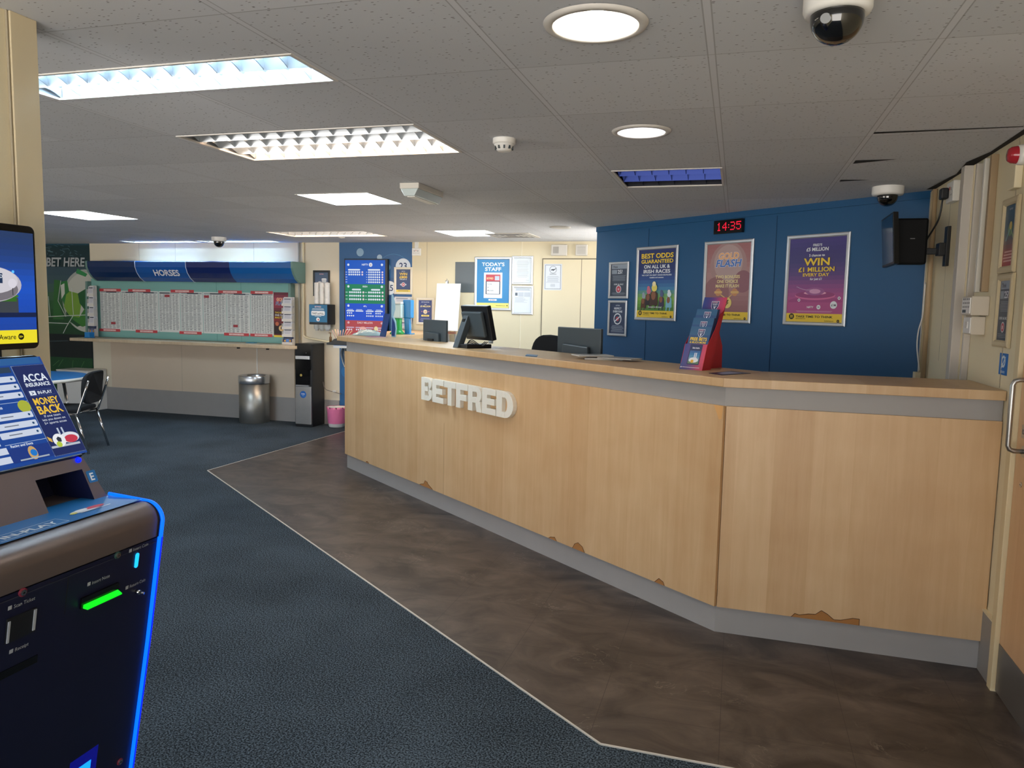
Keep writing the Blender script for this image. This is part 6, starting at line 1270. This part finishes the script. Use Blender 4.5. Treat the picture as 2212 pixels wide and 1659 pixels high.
a.rect(bx_ - .045, bv_ - .022, bx_ + .04, bv_ - .016, S('c8d0dc', .7)); a.disc(bx_ + .018, bv_, .028, S('e4e6ee', .8), 20, .015); a.disc(bx_ + .02, bv_ - .004, .02, S('c8384e', .8), 16, .011); a.disc(bx_ - .015, bv_ - .003, .018, S('f0f2f6', .8), 18); a.poly([(bx_ - .02, bv_ - .008), (bx_ - .01, bv_ - .008), (bx_ - .008, bv_ + .002), (bx_ - .015, bv_ + .007), (bx_ - .022, bv_ + .002)], S('30384a', .7)); a.disc(bx_ - .02, bv_ - .014, .008, S('b8cc44', .8), 12); a.poly([(bx_ - .045, bv_ + .012), (bx_ - .035, bv_ + .004), (bx_ - .036, bv_ - .006), (bx_ - .044, bv_)], S('d8b050', .8))
for dx in (-.008, .004): a.rect(bx_ + dx, bv_ + .012, bx_ + dx + .005, bv_ + .03, S('c8d4e8', .7), 0)
# list of buttons on the left of the screen
cl0, cl1 = xmid - .115, xmid - .006; btn = S('d4def0', .75)
def btn_(f0, f1, t=None):
    a.round(cl0, vb_ + H_ * f0, cl1, vb_ + H_ * f1, .003, btn, 3, up=1); a.disc(cl1 - .01, vb_ + H_ * (f0 + f1) / 2, .0032, S('1f5080', .6), 10)
    a.lines(cl0 + .02, vb_ + H_ * (f0 + .3 * (f1 - f0)), cl0 + .06, vb_ + H_ * (f0 + .7 * (f1 - f0)), 1, S('8a94a8', .5), .4)
a.rect(cl0 - .01, vb_ + H_ * .93, cl1, vb_ + H_ * .99, S('38506c', .5)); a.disc(cl0 + .03, vb_ + H_ * .955, .012, S('5a7a70', .5), 12, .006)
for f0 in (.83, .745, .655): btn_(f0, f0 + .062)
a.rect(cl0 - .02, vb_ + H_ * .61, cl1 + .003, vb_ + H_ * .615, wl_); a.text('Tennis', cl0 + .01, vb_ + H_ * .56, .008, wh_, al='l'); a.disc(cl1 - .012, vb_ + H_ * .56, .017, S('b8c040', .7), 20)
for f0 in (.44, .345, .255): btn_(f0, f0 + .065)
a.rect(cl0 + .0, vb_ + H_ * .195, cl1 + .003, vb_ + H_ * .2, wl_); a.text('Racing and Dogs', cl0 + .012, vb_ + H_ * .165, .0065, wh_, w=.06, al='l'); a.rect(cl0, vb_ + .002, cl1 + .003, vb_ + H_ * .155, S('1c3f96', .6)); a.disc(cxm - Wm * .5 - .055, vb_ + H_ * .08, .012, S('d8b070', .7), 14, .018); a.disc(cxm - Wm * .5 - .053, vb_ + H_ * .08, .009, S('2080d8', .7), 12, .009); a.rect(cl0 + .02, vb_ + H_ * .02, cl1 - .01, vb_ + H_ * .035, S('c0ccd8', .6))
cl0, cl1 = xmid - .27, xmid - .125
a.rect(cl0, vb_ + H_ * .2, cl1, vb_ + H_ * .6, S('dce4f4', .8))
for k in range(5):
    v = vb_ + H_ * (.24 + .075 * k); a.rect(cl1 - .02, v, cl1 - .012, v + .003, S('7a8498', .5), 0); a.rect(cl1 - .055, v, cl1 - .045, v + .003, S('7a8498', .5), 0)
for f0 in (.11, .02): a.rect(cl0, vb_ + H_ * f0, cl1 + .01, vb_ + H_ * (f0 + .065), btn, 0)
g.flat = True; g.obj('touch_display', bt)
x, v = sp(190, 992); p = S0 + Vector((XS - .035, -.004, -.012)); g = G(); g.lathe([(.001, -.008), (.006, -.006), (.008, 0), (.001, .004)], led_b2, tuple(p), 14, 'y'); g.obj('status_light', bt)
g = G(); g.prism([(-XW, -.298, 1.152), (-XW, -.302, 1.16), (-XW, -.28, 1.17), (-XW, -.1, 1.165)], (XW + XS - .02, 0, 0), black); g.obj('screen_hinge', bt)
# upper screen
YU = -.125
a1, a2 = hit(75, 490, Vector((0, YU, 0)), Vector((0, -1, 0))), hit(85, 752, Vector((0, YU, 0)), Vector((0, -1, 0)))
xr, zt, zb = (a1.x + a2.x) / 2, a1.z, a2.z; rr = .016
out = [(xr - rr + rr * math.cos(t), zt - rr + rr * math.sin(t)) for t in (0, .4, .8, 1.2, PI / 2)]; out = [(xr - .55, zb)] + [(xr - rr + rr * math.cos(t), zb + rr + rr * math.sin(t)) for t in (-PI / 2, -1.2, -.8, -.4)] + [(xr, zb + rr)] + out + [(xr - .55, zt)]
g = G(); g.prism([(x, YU, z) for x, z in out], (0, .04, 0), blackg); g.obj('upper_screen_case', bt, bevel=.002)
g = G(); a = ScreenArt(g, (0, YU - .0008, 0)); a.l = .00015
def up(px, py): h = hit(px, py, Vector((0, YU, 0)), Vector((0, -1, 0))); return h.x, h.z
xr_, z1_ = up(70, 505); _, z0_ = up(70, 740); _, zy = up(70, 712)
cs = ['1c48a8', '1a4cb4', '1b50c0', '1c58cc', '2050b4', '24468c', '263f74', '2a4068']
xl_ = xr_ - .52; a.grad(xl_, zy, xr_, z1_, cs, 16); a.d += 1; a.rect(xl_, z0_, xr_, zy, S('f0e02c', .85)); hz = (z0_ + zy) / 2
x, z = up(34, 728); a.text('BeGambleAware', x, hz - .006, .013, S('3a3a18', .3), w=.12, al='r', bold=.01); x, z = up(45, 727); a.disc(x, hz, .0085, S('22220c', .3), 18); a.text('18+', x, hz - .003, .006, S('f0e02c', .7), w=.011)
x, z = up(39, 660); a.rect(xl_, z - .02, x, z + .02, S('5a626c', .4)); a.rect(xl_, z - .03, xr_, z - .018, S('1a2c5c', .5)); a.disc(x - .06, z + .024, .062, S('4c8a34', .6), 20, .008); a.rect(xl_, z + .01, x - .005, z + .022, S('3f7a2c', .6))
x, z = up(18, 608); a.disc(x - .055, z - .008, .09, S('ccc6d0', .7), 30, .045); a.disc(x - .05, z - .02, .075, S('8c868e', .6), 26, .03); a.disc(x - .055, z + .002, .08, S('dcd8e0', .75), 28, .034); a.rect(x - .05, z - .005, x - .018, z + .02, S('2a4470', .5)); a.text('FRED', x - .018, z + .008, .009, S('dfe6f0', .7), w=.025, al='r')
x, z = up(25, 612); a.disc(x, z, .012, S('e0dce6', .8), 18); a.rect(x - .001, z - .03, x + .001, z - .012, S('3a3a44', .4)); x, z = up(26, 587); a.disc(x, z, .004, S('58b8ff', 1.0), 8)
g.flat = True; g.obj('upper_display', bt)
g = G(); g.box(xr - .40, xr - .10, YU + .012, YU + .03, zb - .05, zb + .01, black); g.box(-.28, .27, -.1, -.01, 1.05, 1.38, black); g.obj('screen_support', bt)

# a few small things on the shelf and beside the till
q = at_y(199, 724, FY - .2); g = G(); g.box(-.04, .05, -.05, .05, 0, .012, C('1c7fc4')); g.box(-.035, .045, -.045, .045, .012, .075, C('1c7fc4')); tagit(g.obj('pencil_box', None, bevel=.004, loc=(q.x, FY - .25, 1.0155)), 'small blue box on the left end of the writing shelf', 'box')
q = at_z(574, 739, 1.015); g = G(); g.box(-.06, .06, -.04, .04, 0, .006, C('3aa0d0')); tagit(g.obj('slip', None, loc=(q.x, min(q.y, FY - .1), 1.0155)), 'bright blue slip lying on the right end of the writing shelf', 'slip')
q = at_z(1053, 742, CT); g = G(); g.lathe([(.001, 0), (.02, 0), (.02, .02), (.017, .022), (.017, .05), (.006, .06), (.006, .085), (.001, .085)], mat('clear_bottle', 'aeb4b2', .15), seg=18); tagit(g.obj('small_bottle', None, loc=(q.x + .02, q.y + .03, CT)), 'small clear bottle behind the touch screen till', 'bottle')

# pieces that belong to a part of their thing
SUBS = {'monitor': [('display', 'screen_shell'), ('rear_bulge', 'screen_shell')], 'touch_till': [('display', 'screen_shell'), ('rear_housing', 'screen_shell'), ('arm_slot', 'arm')],
 'wall_monitor': [('display', 'screen_frame'), ('rear_markings', 'rear_housing')], 'water_cooler': [('round_sticker', 'lower_door'), ('button_bar', 'control_panel')],
 'betting_terminal': [('touch_display', 'touch_screen_case'), ('upper_display', 'upper_screen_case'), ('recess', 'sloping_fascia'), ('letter_plate', 'sloping_fascia'), ('note_bezel', 'note_slot'), ('payout_light', 'payout_recess'), ('marking', 'cabinet'), ('door_gaps', 'cabinet'), ('lock', 'cabinet'), ('printed_deck', 'shelf_hood')],
 'newspaper_board': [('canopy_join', 'canopy'), ('canopy_lettering', 'canopy'), ('end_cap', 'canopy')], 'door_2': [('pull_handle', 'door_leaf'), ('lock', 'door_leaf'), ('kick_plate', 'door_leaf'), ('screw_cover', 'door_leaf')],
 'cup_dispenser': [('front_label', 'case'), ('cup_mouth', 'case')], 'digital_clock': [('digit', 'case'), ('colon', 'case')], 'emergency_light': [('strip', 'diffuser')], 'wall_socket': [('pin_holes', 'back_box')], 'flip_chart': [('clip', 'board')],
 'alarm_sounder': [('grille', 'case')], 'leaflet_stand': [('rear_strut', 'back_board')], 'table_sign': [('fin_print', 'curved_fin')], 'wall_screen': [('display', 'case')], 'keypad': [('button_face', 'case')], 'wall_switch': [('switch_plate', 'case')], 'ceiling_vent': [], 'sanitiser_dispenser': [('lid', 'bottle')]}
base_ = lambda n: n.split('.')[0]
for o in list(COL.objects):
    if o.parent is None and base_(o.name) in SUBS:
        kids = list(o.children)
        for cn, pn in SUBS[base_(o.name)]:
            ps = [k for k in kids if base_(k.name) == pn]
            for k in kids:
                if base_(k.name) == cn and ps: k.parent = ps[0]
PL = {'led_strip': 'glowing blue edge strip', 'note_bezel': 'glowing green note entry', 'coin_slot': 'lit cyan coin slot', 'liner': 'pink plastic liner', 'lens': 'red lens', 'rim': None, 'kick_plate': 'grey metal kick plate', 'pull_handle': 'brushed steel pull handle', 'touch_display': 'lit touch screen with betting menu', 'upper_display': 'lit screen with a yellow band', 'lower_door': 'brushed steel lower door', 'canopy_lettering': 'white HORSES lettering'}
for o in COL.objects:
    if o.parent is not None and PL.get(base_(o.name)): o['label'] = PL[base_(o.name)]
